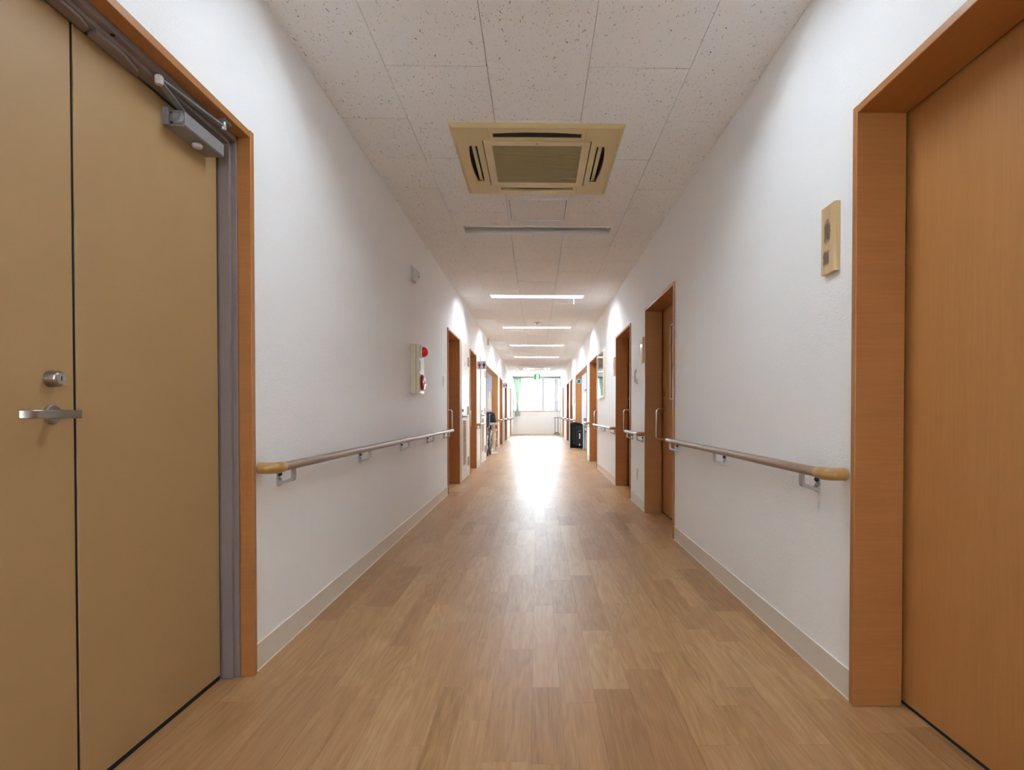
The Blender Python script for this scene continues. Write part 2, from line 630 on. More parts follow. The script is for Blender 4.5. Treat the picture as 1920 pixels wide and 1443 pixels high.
# side rooms behind the two wide openings
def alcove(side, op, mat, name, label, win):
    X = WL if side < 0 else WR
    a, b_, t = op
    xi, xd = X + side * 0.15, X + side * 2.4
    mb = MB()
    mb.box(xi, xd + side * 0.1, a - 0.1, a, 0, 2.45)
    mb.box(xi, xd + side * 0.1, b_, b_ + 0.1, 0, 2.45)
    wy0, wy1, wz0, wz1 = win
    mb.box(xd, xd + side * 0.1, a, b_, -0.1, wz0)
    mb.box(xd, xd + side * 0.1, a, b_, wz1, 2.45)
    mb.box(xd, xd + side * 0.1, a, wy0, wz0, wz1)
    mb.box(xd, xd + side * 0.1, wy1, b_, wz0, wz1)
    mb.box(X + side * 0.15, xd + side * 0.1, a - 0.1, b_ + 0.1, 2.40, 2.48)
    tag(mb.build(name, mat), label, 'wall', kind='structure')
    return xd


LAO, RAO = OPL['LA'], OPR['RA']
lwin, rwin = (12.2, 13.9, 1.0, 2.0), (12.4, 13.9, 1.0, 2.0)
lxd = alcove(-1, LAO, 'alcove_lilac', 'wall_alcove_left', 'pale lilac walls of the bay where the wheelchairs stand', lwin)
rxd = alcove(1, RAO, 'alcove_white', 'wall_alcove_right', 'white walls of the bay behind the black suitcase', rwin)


def side_window(n, x, w, label):
    r = empty('window_%d' % n, (x, (w[0] + w[1]) / 2, w[2]), label, 'window', kind='structure')
    f = MB()
    f.box(x - 0.03, x + 0.03, w[0], w[1], w[2], w[2] + 0.05).box(x - 0.03, x + 0.03, w[0], w[1], w[3] - 0.05, w[3])
    f.box(x - 0.03, x + 0.03, w[0], w[0] + 0.05, w[2], w[3]).box(x - 0.03, x + 0.03, w[1] - 0.05, w[1], w[2], w[3])
    yc = (w[0] + w[1]) / 2
    f.box(x - 0.03, x + 0.03, yc - 0.03, yc + 0.03, w[2], w[3])
    f.build('frame', 'sash_grey', r)
    for (p, q) in ((w[0] + 0.05, yc - 0.03), (yc + 0.03, w[1] - 0.05)):
        box(x - 0.003, x + 0.003, p, q, w[2] + 0.05, w[3] - 0.05).build('pane', 'pane_glass', r)


side_window(2, lxd - 0.05, lwin, 'sliding window lighting the wheelchair bay')
side_window(3, rxd + 0.05, rwin, 'sliding window lighting the bay behind the suitcase')

# outside ground under the windows
tag(box(-40, 40, 24.5, 70, -3.2, -3.0).build('ground', 'asphalt'), 'pale paved ground outside the end window', 'ground', kind='structure')

# ------------------------------------------------------------------ floor: planks
floor = box(-4.0, 4.0, Y0 - 0.1, YE + 0.1, -0.12, -0.0045).build('floor', 'slab_brown')
tag(floor, 'brown wood plank corridor floor with a soft sheen', 'floor', kind='structure')
planks = []
xk = -1.25 + 0.03


def plank_rows(xa, xb, ya, yb, store):
    x = xa
    while x < xb - 1e-4:
        pw = random.choice((0.075, 0.095, 0.115, 0.125, 0.135))
        if xb - (x + pw) < 0.05:
            pw = xb - x
        y = ya - random.random() * 0.7
        while y < yb:
            ln = random.choice((0.42, 0.52, 0.62, 0.72, 0.82))
            p0, p1 = max(y, ya), min(y + ln, yb)
            if p1 - p0 > 0.02:
                store.append((x, x + pw, p0, p1))
            y += ln
        x += pw


plank_rows(-1.235, 1.265, Y0, YE, planks)
side_planks = []
plank_rows(lxd, -1.235, LAO[0] - 0.1, LAO[1] + 0.1, side_planks)
plank_rows(1.265, rxd, RAO[0] - 0.1, RAO[1] + 0.1, side_planks)
GP = 0.0003


def plank_mesh(name, items):
    v, f, tone, seed = [], [], [], []
    for (a, b_, c, d) in items:
        n = len(v)
        cx, cy = (0, 0)
        if len(items) == 1:
            cx, cy = (a + b_) / 2, (c + d) / 2
        v += [(x - cx, y - cy, z) for z in (-0.0045, 0) for y in (c + GP, d - GP) for x in (a + GP, b_ - GP)]
        f += [tuple(n + i for i in q) for q in ((4, 5, 7, 6), (0, 1, 5, 4), (2, 6, 7, 3), (0, 4, 6, 2), (1, 3, 7, 5))]
        t, s_ = min(1, max(0, random.gauss(0.5, 0.165))), random.random() * 10
        tone += [t] * 5
        seed += [s_] * 5
    me = bpy.data.meshes.new(name)
    me.from_pydata(v, [], f)
    for nm, dat in (('tone', tone), ('seed', seed)):
        at = me.attributes.new(nm, 'FLOAT', 'FACE')
        at.data.foreach_set('value', dat)
    me.materials.append(MATS['floor_wood'])
    return me


vis = [p for p in planks if p[3] > 1.2]
vis.sort(key=lambda p: p[3] + abs(p[0] + p[1]) * 0.01)
near, rest = vis[:298], vis[298:] + [p for p in planks if p[3] <= 1.2] + side_planks
for p in near:
    o = bpy.data.objects.new('plank', plank_mesh('plank', [p]))
    COL.objects.link(o)
    o.location = ((p[0] + p[1]) / 2, (p[2] + p[3]) / 2, 0)
    o.parent = floor
o = bpy.data.objects.new('far_planks', plank_mesh('far_planks', rest))
COL.objects.link(o)
o.parent = floor
o['kind'] = 'stuff'

# ------------------------------------------------------------------ ceiling: boards with cut-outs
LAMP_Y = [-0.75, 1.935, 4.772, 7.50, 10.23, 12.96, 15.69, 18.42, 21.15]
LAMP_ON = [True, True, False, True, True, True, True, False, True]
LHX, LHY = 0.618, 0.086
HATCH = (-0.214, 0.234, 4.085, 4.545)
lamp_c = 0.008
holes = [(lamp_c - LHX, lamp_c + LHX, y - LHY, y + LHY) for y in LAMP_Y] + [HATCH] + [(-0.43, 0.436, y - 0.433, y + 0.433) for y in (3.49, 19.72)]
ceiling = box(-1.4, 1.4, Y0 - 0.1, YE + 0.1, 2.66, 2.72).build('ceiling', 'slab_brown')
tag(ceiling, 'low ceiling of speckled white boards over the corridor', 'ceiling', kind='structure')
TW, TL, TG, TC = 0.455, 0.91, 0.0013, 0.0030
X0T, Y0T = -0.676, 2.529
cols = [(WL, X0T)] + [(X0T + k * TW, X0T + (k + 1) * TW) for k in range(3)] + [(X0T + 3 * TW, WR)]
for ci, (xa, xb) in enumerate(cols):
    ph = Y0T if ci in (1, 3) else Y0T + TL / 2
    k0 = math.floor((Y0 - ph) / TL)
    y = ph + k0 * TL
    while y < YE:
        a, b_ = max(y, Y0), min(y + TL, YE)
        if b_ - a > 0.03:
            rs = rect_minus((xa + TG, xb - TG, a + TC, b_ - TC), holes)
            if rs:
                mb = MB()
                for q in rs:
                    mb.box(q[0], q[1], q[2], q[3], CH, CH + 0.012)
                mb.build('ceiling_board', 'ceiling_board', ceiling, origin=((xa + xb) / 2, (a + b_) / 2, CH))
        y += TL

# inspection hatch
h = empty('ceiling_hatch', ((HATCH[0] + HATCH[1]) / 2, (HATCH[2] + HATCH[3]) / 2, CH), 'square ceiling inspection hatch between the air conditioner and the unlit lamp', 'hatch')
mb = MB()
for q in rect_minus(HATCH, [(HATCH[0] + 0.012, HATCH[1] - 0.012, HATCH[2] + 0.012, HATCH[3] - 0.012)]):
    mb.box(*q, CH - 0.002, CH + 0.012)
mb.build('rim', 'hatch_rim', h)
box(HATCH[0] + 0.016, HATCH[1] - 0.016, HATCH[2] + 0.016, HATCH[3] - 0.016, CH + 0.001, CH + 0.011).build('lid', 'ceiling_board', h)
MB().lathe([(0.008, 0), (0.008, -0.002)], (0.02, HATCH[2] + 0.03, CH + 0.001), 'z', 10).build('catch', 'closer_grey', h)

# ------------------------------------------------------------------ ceiling lamps
ORD = ['behind the viewpoint', 'just above the fire door', 'unlit', 'first', 'second', 'third', 'fourth', 'unlit far', 'last']
LAMP_LABEL = ['lit recessed strip lamp on the ceiling behind the viewpoint',
              'lit recessed strip lamp on the ceiling above the tan steel door',
              'unlit recessed strip lamp close behind the near air conditioner',
              'lit recessed strip lamp with a pull cord, largest of the glowing ones',
              'lit recessed strip lamp just beyond the round smoke detector',
              'lit recessed strip lamp, third glowing one from the smoke detector side',
              'lit recessed strip lamp on the ceiling above the black suitcase',
              'unlit recessed strip lamp just before the far air conditioner',
              'lit recessed strip lamp nearest the green exit sign']


def lamp(y, on, label, cord):
    c = lamp_c
    D = 0.078
    r = empty('ceiling_light', (c, y, CH), label, 'ceiling light', 'recessed strip lamps along the corridor ceiling')
    hb = MB()
    x0, x1, y0, y1 = c - LHX, c + LHX, y - LHY, y + LHY
    # open trough: sloped long sides, closed ends, flange
    z0, z1 = CH - 0.003, CH + D
    yi0, yi1 = y - LHY + 0.02, y + LHY - 0.02
    t = 0.004
    hb.prism([(y0 + t, z0), (y0, z0), (yi0 - t, z1 + t), (yi0, z1)], 'x', x0, x1)
    hb.prism([(y1 - t, z0), (yi1, z1), (yi1 + t, z1 + t), (y1, z0)], 'x', x0, x1)
    hb.box(x0, x1, yi0 - t, yi1 + t, z1, z1 + t)
    hb.box(x0, x0 + t, y0, y1, z0, z1).box(x1 - t, x1, y0, y1, z0, z1)
    hs = hb.build('housing', 'lamp_white', r)
    fl = MB()
    for q in rect_minus((x0 - 0.012, x1 + 0.012, y0 - 0.012, y1 + 0.012), [(x0, x1, y0, y1)]):
        fl.box(*q, CH - 0.003, CH)
    fl.build('flange', 'lamp_flange', hs)
    tz = CH + 0.038
    MB().tube([(c - 0.588, y, tz), (c + 0.588, y, tz)], 0.0155, 14).build('tube', ('tube_on' if y > 3 else 'tube_old') if on else 'tube_off', r, smooth=True)
    for s in (-1, 1):
        xs = c + s * 0.588
        MB().box(min(xs, xs + s * 0.02), max(xs, xs + s * 0.02), y - 0.017, y + 0.017, tz - 0.019, z1).build('lamp_holder', 'white_plastic', r, bev=0.003)
    if cord:
        MB().tube([(c + 0.49, y, CH + 0.02), (c + 0.49, y, CH - 0.10)], 0.003, 6).build('pull_cord', 'white_plastic', r)
    return r


for y, on, lb in zip(LAMP_Y, LAMP_ON, LAMP_LABEL):
    lamp(y, on, lb, abs(y - 7.5) < 0.1)


# ------------------------------------------------------------------ baseboards
def baseboards(name, ops, extra, side, label):
    X = WL if side < 0 else WR
    root = empty(name, (X, 0, 0), label, 'baseboard', kind='structure')
    cuts = sorted([(a - TB, b_ + TB) for (a, b_, t) in ops.values()] + extra)
    y = Y0
    segs = []
    for a, b_ in cuts:
        if a - y > 0.02:
            segs.append((y, a))
        y = b_
    segs.append((y, YE))
    for a, b_ in segs:
        o = box(X, X - side * 0.004, a, b_, 0.004, 0.098).build('skirting_strip', 'skirting', root)
        box(X, X - side * 0.0052, a, b_, 0.098, 0.1005).build('top_bead', 'skirting_lip', o)
        box(X, X - side * 0.0068, a, b_, 0, 0.0045).build('bottom_lip', 'skirting_lip', o)


baseboards('baseboard_left', OPL, [(7.545, 8.40), (10.21, 11.06)], -1, 'beige vinyl skirting along the wall with the fire alarm')
baseboards('baseboard_right', OPR, [], 1, 'beige vinyl skirting along the wall with the name plaques')


# ------------------------------------------------------------------ wooden casings and sliding doors
def casing(root, side, op, depth=0.148):
    a, b_, t = op
    X = WL if side < 0 else WR
    xf, xb = X - side * 0.012, X + side * depth
    box(xf, xb, b_, b_ + TB, 0, t + TB).build('jamb', 'jamb_wood', root, bev=0.0025)
    box(xf, xb, a - TB, a, 0, t + TB).build('jamb', 'jamb_wood', root, bev=0.0025)
    box(xf + side * 0.001, xb, a, b_, t, t + TB).build('head', 'head_wood', root, bev=0.0025)


def pull_handle(root, side, y, z0=0.70, z1=0.98, face=0.155, out=0.08):
    X = (WL if side < 0 else WR) + side * face
    xo = X - side * out
    r = 0.03
    pts = [(X, y, z1), (X - side * 0.02, y, z1)]
    for k in range(7):
        a = PI / 2 * k / 6
        pts.append((xo + side * r * (1 - math.sin(a)), y, z1 - r * (1 - math.cos(a))))
    for k in range(7):
        a = PI / 2 * k / 6
        pts.append((xo + side * r * (1 - math.cos(a)), y, z0 + r * (1 - math.sin(a))))
    pts += [(X - side * 0.02, y, z0), (X, y, z0)]
    hd = MB().tube(pts, 0.0105, 10).build('pull_handle', 'chrome', root, smooth=True)
    for z in (z0, z1):
        MB().lathe([(0.02, 0), (0.02, -side * 0.004), (0.012, -side * 0.006)], (X, y, z), 'x', 14).build('rose', 'chrome', hd)


def sliding_door(n, side, op, label, handle=True, slit=False, lock=True):
    a, b_, t = op
    X = WL if side < 0 else WR
    root = empty('door_%d' % n, (X, (a + b_) / 2, 0), label, 'door', kind='structure')
    casing(root, side, op)
    xf = X + side * 0.158
    xb = X + side * 0.198
    mb = MB()
    if slit:
        sy0, sy1, sz0, sz1 = b_ - 0.46, b_ - 0.30, 1.075, 1.71
        for q in rect_minus((a - 0.04, b_ + 0.04, 0.012, t + 0.04), [(sy0, sy1, sz0, sz1)]):
            mb.box(xf, xb, *q)
        pn = mb.build('leaf', 'door_wood', root)
        g = MB()
        for q in rect_minus((sy0 - 0.015, sy1 + 0.015, sz0 - 0.015, sz1 + 0.015), [(sy0, sy1, sz0, sz1)]):
            g.box(xf - side * 0.006, xf + side * 0.001, *q)
        g.build('window_trim', 'case_frame', root)
        box(xf + side * 0.012, xf + side * 0.016, sy0, sy1, sz0, sz1).build('pane', 'plaque_acrylic', root)
    else:
        mb.box(xf, xb, a - 0.04, b_ + 0.04, 0.012, t + 0.04)
        pn = mb.build('leaf', 'door_wood', root)
    box(xf + side * 0.002, xf + side * 0.03, a - 0.04, b_ + 0.04, 0.0, 0.012).build('floor_guide', 'dark_gap', root)  # dark strip standing in for the shade under the leaf
    if handle:
        pull_handle(root, side, b_ - 0.10)
        if lock:
            MB().lathe([(0.019, 0), (0.019, -side * 0.014), (0.014, -side * 0.018), (0.014, -side * 0.022)], (xf, b_ - 0.06, 1.115), 'x', 16).build('lock_knob', 'brushed_steel', root, smooth=True)
    return root


sliding_door(2, 1, OPR['R1'], 'large plain orange brown sliding door beside the smudged name plaque', handle=False)
sliding_door(3, 1, OPR['R2'], 'orange brown sliding door with a narrow window slit and loop handle', slit=True)
sliding_door(4, 1, OPR['R3'], 'orange brown sliding door between the wall socket and the framed notice case')
sliding_door(5, 1, OPR['R4'], 'orange brown sliding door just past the framed notice case')
sliding_door(6, -1, OPL['L1'], 'orange brown sliding door just past the fire alarm and light switch')
sliding_door(7, -1, OPL['L2'], 'orange brown sliding door between the two white louvred doors')
sliding_door(8, -1, OPL['L3'], 'brown sliding door just past the wheelchair bay')
sliding_door(9, -1, OPL['L4'], 'brown sliding door beneath the smaller far toilet sign')
sliding_door(10, -1, OPL['L5'], 'brown sliding door nearest the green curtain')
sliding_door(11, 1, OPR['R5'], 'brown sliding door just past the bay with the round blue clock')
sliding_door(12, 1, OPR['R6'], 'brown sliding door second past the bay with the round blue clock')
sliding_door(13, 1, OPR['R7'], 'brown sliding door nearest the wheeled drip stand')

# lined openings of the two bays
for n, side, op, lb in ((1, -1, LAO, 'orange wood lining around the wheelchair bay opening'), (2, 1, RAO, 'orange wood lining around the suitcase bay opening')):
    r = empty('trim_%d' % n, ((WL if side < 0 else WR), (op[0] + op[1]) / 2, 0), lb, 'opening trim', kind='structure')
    casing(r, side, op, 0.155)

# ------------------------------------------------------------------ tan steel double door
op = OPL['steel']
d1 = empty('door_1', (WL, 1.3, 0), 'tan steel double door with lever handle and grey door closer', 'door', kind='structure')
a, b_, t = op
xf = WL + 0.012
for (p, q) in ((b_, b_ + TB), (a - TB, a)):
    box(xf, -1.062, p, q, 0, t + TB + 0.003).build('wooden_jamb', 'jamb_wood', d1, bev=0.0025)
box(xf - 0.001, -1.062, a, b_, t, t + TB).build('wooden_head', 'head_wood', d1, bev=0.0025)
HZ = 1.889
mb = MB()
mb.box(-1.080, -1.062, b_ - 0.006, b_ + TB, 0, t + TB).box(-1.117, -1.080, b_ - 0.018, b_ + TB, 0, t + TB).box(-1.23, -1.117, b_ - 0.012, b_ + 0.06, 0, t + 0.06)
mb.build('steel_jamb', 'steel_frame', d1, bev=0.0015)
mb = MB()
mb.box(-1.080, -1.062, a - TB, a + 0.006, 0, t + TB).box(-1.117, -1.080, a - TB, a + 0.018, 0, t + TB).box(-1.23, -1.117, a - 0.06, a + 0.012, 0, t + 0.06)
mb.build('steel_jamb', 'steel_frame', d1, bev=0.0015)
mb = MB()
mb.box(-1.080, -1.062, a, b_, HZ + 0.014, t + TB).box(-1.117, -1.080, a, b_, HZ + 0.003, t + TB).box(-1.23, -1.117, a - 0.06, b_ + 0.06, HZ + 0.008, t + 0.06)
mb.build('steel_head', 'steel_frame', d1, bev=0.0015)
GAPY = 1.384
DX = -1.122
LB = b_ - 0.022
leafB = box(DX - 0.04, DX, GAPY + 0.0045, LB, 0.016, HZ).build('fixed_leaf', 'steel_door', d1, bev=0.002)
leafA = box(DX - 0.04, DX, a + 0.022, GAPY - 0.0045, 0.016, HZ).build('active_leaf', 'steel_door', d1, bev=0.002)
box(DX - 0.055, DX - 0.041, a - 0.02, b_ + 0.02, 0.0, HZ + 0.02).build('door_seal', 'dark_gap', d1)  # dark sheet behind the leaves, giving the gaps their shade
box(DX - 0.040, DX - 0.003, GAPY - 0.001, GAPY + 0.0045, 0.016, HZ).build('edge_seal', 'dark_gap', leafB)  # dark strip in place of the slot shade between the leaves
box(DX - 0.040, DX - 0.003, LB - 0.001, LB + 0.0050, 0.016, HZ).build('edge_seal', 'dark_gap', leafB)  # same painted shade along the jamb side
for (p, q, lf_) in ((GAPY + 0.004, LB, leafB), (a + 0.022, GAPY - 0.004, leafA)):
    box(DX - 0.040, DX - 0.002, p, q, 0.001, 0.018).build('bottom_sweep', 'dark_gap', lf_)  # dark strip painting the shade below each leaf
# lever handle
ly, lz = 1.316, 0.944
MB().lathe([(0.0225, 0), (0.0225, 0.005), (0.020, 0.008)], (DX, ly, lz), 'x', 24).build('handle_rose', 'brushed_steel', leafA, smooth=True)
lev = MB()
lev.tube([(DX, ly, lz), (DX + 0.058, ly, lz)], 0.0095, 14)
lev.prism([(DX + 0.050, ly + 0.011), (DX + 0.063, ly + 0.011), (DX + 0.0645, ly - 0.09), (DX + 0.062, ly - 0.112), (DX + 0.054, ly - 0.125), (DX + 0.042, ly - 0.130),
           (DX + 0.040, ly - 0.120), (DX + 0.049, ly - 0.115), (DX + 0.0535, ly - 0.105), (DX + 0.0545, ly - 0.09)], 'z', lz - 0.0095, lz + 0.0095)
lev.build('lever_handle', 'brushed_steel', leafA, bev=0.002, smooth=True)
lk = MB().lathe([(0.0195, 0), (0.0185, 0.022), (0.0165, 0.025), (0.0155, 0.0245)], (DX, 1.313, 1.026), 'x', 28).build('lock_cylinder', 'brushed_steel', leafA, smooth=True)
MB().lathe([(0.0135, 0.0), (0.0130, 0.0025)], (DX + 0.0245, 1.313, 1.026), 'x', 24).build('lock_face', 'chrome', lk)
box(DX + 0.0270, DX + 0.0274, 1.3120, 1.3142, 1.021, 1.031).build('keyway', 'dark_gap', lk)
# coordinator under the head
MB().prism([(-1.1165, 0.9), (-1.085, 0.9), (-1.083, 1.36), (-1.093, 1.40), (-1.1165, 1.415)], 'z', HZ - 0.006, HZ + 0.003).build('coordinator', 'steel_frame', d1, bev=0.002)
MB().prism([(-1.1165, 1.425), (-1.083, 1.41), (-1.080, 1.50), (-1.095, 1.575), (-1.1165, 1.60)], 'z', HZ - 0.007, HZ + 0.003).build('coordinator_arm', 'steel_frame', d1, bev=0.002)
MB().lathe([(0.005, 0), (0.005, -0.002)], (-1.072, 1.45, HZ + 0.014), 'z', 10).build('screw', 'dark_gap', d1)
# door closer
cl = empty('door_closer', (0, 0, 0))
cl.parent = d1
cl.location = Vector((DX, 1.82, 1.836)) - d1.location
body = MB()
prof = [(DX, 1.812), (DX + 0.058, 1.812), (DX + 0.062, 1.816), (DX + 0.062, 1.854), (DX + 0.056, 1.860), (DX, 1.860)]
body.prism(prof, 'y', 1.722, 1.932)
body.build('closer_body', 'closer_grey', cl, bev=0.001)
box(DX, DX + 0.018, 1.712, 1.722, 1.812, 1.864).build('mounting_plate', 'closer_grey', cl, bev=0.001)
MB().lathe([(0.019, 0), (0.019, -0.006), (0.016, -0.008)], (DX + 0.040, 1.722, 1.836), 'y', 24).build('end_cap', 'closer_grey', cl, smooth=True)
MB().lathe([(0.011, -0.007), (0.011, -0.010), (0.008, -0.010)], (DX + 0.040, 1.722, 1.836), 'y', 6).build('end_nut', 'satin_aluminium', cl)
for z in (1.822, 1.851):
    MB().lathe([(0.0035, 0), (0.0035, -0.003)], (DX + 0.022, 1.722, z), 'y', 8).build('plate_screw', 'black_rubber', cl)
MB().lathe([(0.012, 0.0), (0.016, -0.005), (0.013, -0.013), (0.006, -0.016)], (DX + 0.030, 1.835, 1.812), 'z', 16).build('valve_knob', 'closer_knob', cl, smooth=True)
pin, elb, end = Vector((-1.090, 1.775, 1.868)), Vector((-1.066, 1.615, 1.884)), Vector((-1.040, 1.893, 1.897))


def strap(p, q, w, th):
    d = (q - p)
    s_ = Vector((d.y, -d.x, 0)).normalized() * w
    u = Vector((0, 0, th))
    m = MB()
    m.v = [tuple(k) for k in (p - s_ - u, p + s_ - u, q + s_ * 0.8 - u, q - s_ * 0.8 - u, p - s_ + u, p + s_ + u, q + s_ * 0.8 + u, q - s_ * 0.8 + u)]
    m.f = [(0, 3, 2, 1), (4, 5, 6, 7), (0, 1, 5, 4), (1, 2, 6, 5), (2, 3, 7, 6), (3, 0, 4, 7)]
    return m


strap(pin, elb, 0.010, 0.003).build('main_arm', 'closer_grey', cl, bev=0.001)
strap(elb + Vector((0, 0, 0.007)), end, 0.008, 0.003).build('fore_arm', 'closer_grey', cl, bev=0.001)
MB().lathe([(0.009, -0.010), (0.011, -0.006), (0.011, 0.012), (0.008, 0.015)], elb, 'z', 14).build('elbow_pin', 'closer_knob', cl, smooth=True)
MB().lathe([(0.010, 0), (0.010, 0.014)], (pin.x, pin.y, 1.858), 'z', 14).build('pinion', 'closer_grey', cl)
MB().lathe([(0.007, -0.012), (0.009, -0.008), (0.009, 0.016), (0.006, 0.023)], end, 'z', 14).build('shoe_pin', 'satin_aluminium', cl, smooth=True)
box(-1.062, -1.030, 1.885, 1.925, 1.912, 1.920).build('shoe_bracket', 'closer_grey', cl)


# ------------------------------------------------------------------ white louvred hinged doors
def louvred_door(n, y0, y1, label):
    root = empty('door_%d' % n, (WL, (y0 + y1) / 2, 0), label, 'door', kind='structure')
    fr = MB()
    t = 1.893
    fr.box(WL, WL + 0.012, y0 - 0.045, y0 - 0.003, 0, t + 0.045).box(WL, WL + 0.012, y1 + 0.003, y1 + 0.055, 0, t + 0.045).box(WL, WL + 0.012, y0 - 0.003, y1 + 0.003, t + 0.004, t + 0.045)
    fr.build('frame', 'cream_door', root, bev=0.001)
    box(WL, WL + 0.003, y0 - 0.003, y1 + 0.003, 0, t + 0.004).build('shadow_gap', 'dark_gap', root)
    ly0, ly1, lz0, lz1 = y0 + 0.14, y0 + 0.40, 0.22, 0.83
    lf = MB()
    for q in rect_minus((y0 + 0.002, y1 - 0.002, 0.012, t), [(ly0, ly1, lz0, lz1)]):
        lf.box(WL + 0.003, WL + 0.016, *q)
    leaf = lf.build('leaf', 'cream_door', root)
    bx = MB()
    for q in rect_minus((ly0 - 0.012, ly1 + 0.012, lz0 - 0.012, lz1 + 0.012), [(ly0, ly1, lz0, lz1)]):
        bx.box(WL + 0.016, WL + 0.022, *q)
    bx.build('louvre_frame', 'cream_frame', leaf)
    me = None
    for k in range(24):
        z = lz0 + 0.012 + k * 0.0252
        if me is None:
            sl = MB().prism([(WL + 0.004, z), (WL + 0.021, z - 0.010), (WL + 0.021, z - 0.006), (WL + 0.004, z + 0.004)], 'y', ly0, ly1).build('louvre_slat', 'louvre_brown', leaf, origin=(WL, ly0, z))
            me = sl.data
            base = sl.location.copy()
        else:
            sl = bpy.data.objects.new('louvre_slat', me)
            COL.objects.link(sl)
            sl.parent = leaf
            sl.location = base + Vector((0, 0, k * 0.0252))
    for z in (1.69, 0.975, 0.23):
        box(WL + 0.012, WL + 0.028, y1 - 0.085, y1 + 0.060, z - 0.065, z + 0.065).build('hinge', 'hinge_metal', root, bev=0.002)
    lv = MB().lathe([(0.024, 0), (0.024, 0.006)], (WL + 0.016, y0 + 0.06, 0.89), 'x', 18)
    lv.tube([(WL + 0.02, y0 + 0.06, 0.89), (WL + 0.062, y0 + 0.06, 0.89), (WL + 0.066, y0 + 0.075, 0.89), (WL + 0.066, y0 + 0.17, 0.89)], 0.009, 10)
    lv.build('lever_handle', 'hinge_metal', leaf, smooth=True)
    MB().lathe([(0.020, 0), (0.020, 0.016), (0.016, 0.020)], (WL + 0.016, y0 + 0.05, 0.975), 'x', 16).build('lock_cylinder', 'hinge_metal', leaf, smooth=True)
    box(WL + 0.016, WL + 0.018, y0 + 0.30, y0 + 0.36, 1.60, 1.66).build('door_plate', 'plate_grey', leaf)
    return root


louvred_door(14, 7.60, 8.335, 'white louvred hinged door between the fire alarm and toilet sign')
louvred_door(15, 10.262, 11.00, 'white louvred hinged door under the near toilet sign')


# ------------------------------------------------------------------ handrails
def handrail(side, y0, y1, label, cap_near=True, cap_far=False, brackets=None, z=0.742):
    X = WL if side < 0 else WR
    xc = X - side * 0.062
    root = empty('handrail', (xc, (y0 + y1) / 2, z), label, 'handrail', 'brown handrails along the corridor walls')
    a = y0 + (0.075 if cap_near else 0)
    b_ = y1 - (0.075 if cap_far else 0)
    MB().tube([(xc, a, z), (xc, b_, z)], 0.0175, 18).build('rail', 'rail_wood', root, smooth=True)
    if not cap_far:
        MB().lathe([(0.0182, 0), (0.0182, 0.006), (0.014, 0.009)], (xc, b_ - 0.004, z), 'y', 18).build('end_ring', 'satin_aluminium', root, smooth=True)
    if not cap_near:
        MB().lathe([(0.0182, 0), (0.0182, -0.006), (0.014, -0.009)], (xc, a + 0.004, z), 'y', 18).build('end_ring', 'satin_aluminium', root, smooth=True)
    for flag, ys, s in ((cap_near, a, -1), (cap_far, b_, 1)):
        if not flag:
            continue
        pts, rr = [(xc, ys - s * 0.012, z), (xc, ys + s * 0.004, z), (xc, ys + s * 0.02, z)], [0.0185, 0.0205, 0.0212]
        R = 0.036
        for k in range(1, 9):
            an = PI / 2 * k / 8
            pts.append((xc + side * R * (1 - math.cos(an)), ys + s * (0.02 + R * math.sin(an)), z))
            rr.append(0.0215)
        pts.append((X - side * 0.004, ys + s * (0.02 + R), z))
        rr.append(0.0215)
        MB().tube(pts, rr, 18).build('end_cap', 'cap_resin', root, smooth=True)
    if brackets is None:
        L = y1 - y0
        n = max(1, int(round(L / 1.0)))
        brackets = [y0 + 0.1 + (L - 0.2) * k / max(1, n) for k in range(n + 1)] if L > 0.5 else [y0 + 0.15, y1 - 0.12]
    for yb in brackets:
        w = 0.014
        zb, th = 0.668, 0.0035
        prof = [(X, zb - 0.012), (X, z - 0.012), (X - side * th, z - 0.012), (X - side * th, zb + 0.016), (X - side * 0.014, zb + 0.006),
                (xc + side * (0.006 + 0.002), zb + 0.020), (xc + side * 0.005, zb + 0.028), (xc + side * 0.005, z - 0.012), (xc - side * 0.004, z - 0.012), (xc - side * 0.004, zb + 0.018),
                (xc + side * 0.0, zb + 0.010), (X - side * 0.012, zb - 0.006), (X - side * th, zb - 0.012)]
        br = MB().prism(prof, 'y', yb - w, yb + w).build('bracket', 'satin_aluminium', root)
        MB().lathe([(0.0095, 0), (0.0095, -side * 0.005), (0.007, -side * 0.009), (0.003, -side * 0.012)], (X - side * th, yb, zb + 0.036), 'x', 12).build('bracket_screw', 'black_rubber', br, smooth=True)
        MB().lathe([(0.005, 0), (0.005, -side * 0.008)], (X - side * th, yb, zb + 0.016), 'x', 8).build('bracket_pin', 'closer_grey', br)
    return root


handrail(-1, 2.062, 6.44, 'long brown handrail below the fire alarm box', brackets=[2.24, 3.26, 4.25, 5.26, 6.2])
handrail(1, 1.828, 4.13, 'long brown handrail between the plain sliding door and the slit-window door', brackets=[2.03, 3.04, 4.06])
handrail(1, 5.30, 6.09, 'short brown handrail above the white wall socket')
handrail(1, 7.25, 9.55, 'brown handrail below the framed notice case')
handrail(1, 10.83, 11.42, 'short brown handrail below the narrow grey notice plate')
handrail(1, 14.74, 16.0, 'brown handrail behind the black suitcase top')
handrail(1, 17.05, 17.78, 'short brown handrail second past the suitcase bay')
handrail(1, 19.0, 21.15, 'brown handrail before the door nearest the drip stand')
handrail(1, 22.1, 24.1, 'brown handrail beside the wheeled drip stand')
handrail(-1, 9.53, 10.18, 'short brown handrail below the near toilet sign')
handrail(-1, 14.84, 15.48, 'short brown handrail just past the wheelchair bay')
handrail(-1, 16.73, 18.1, 'brown handrail below the smaller far toilet sign')
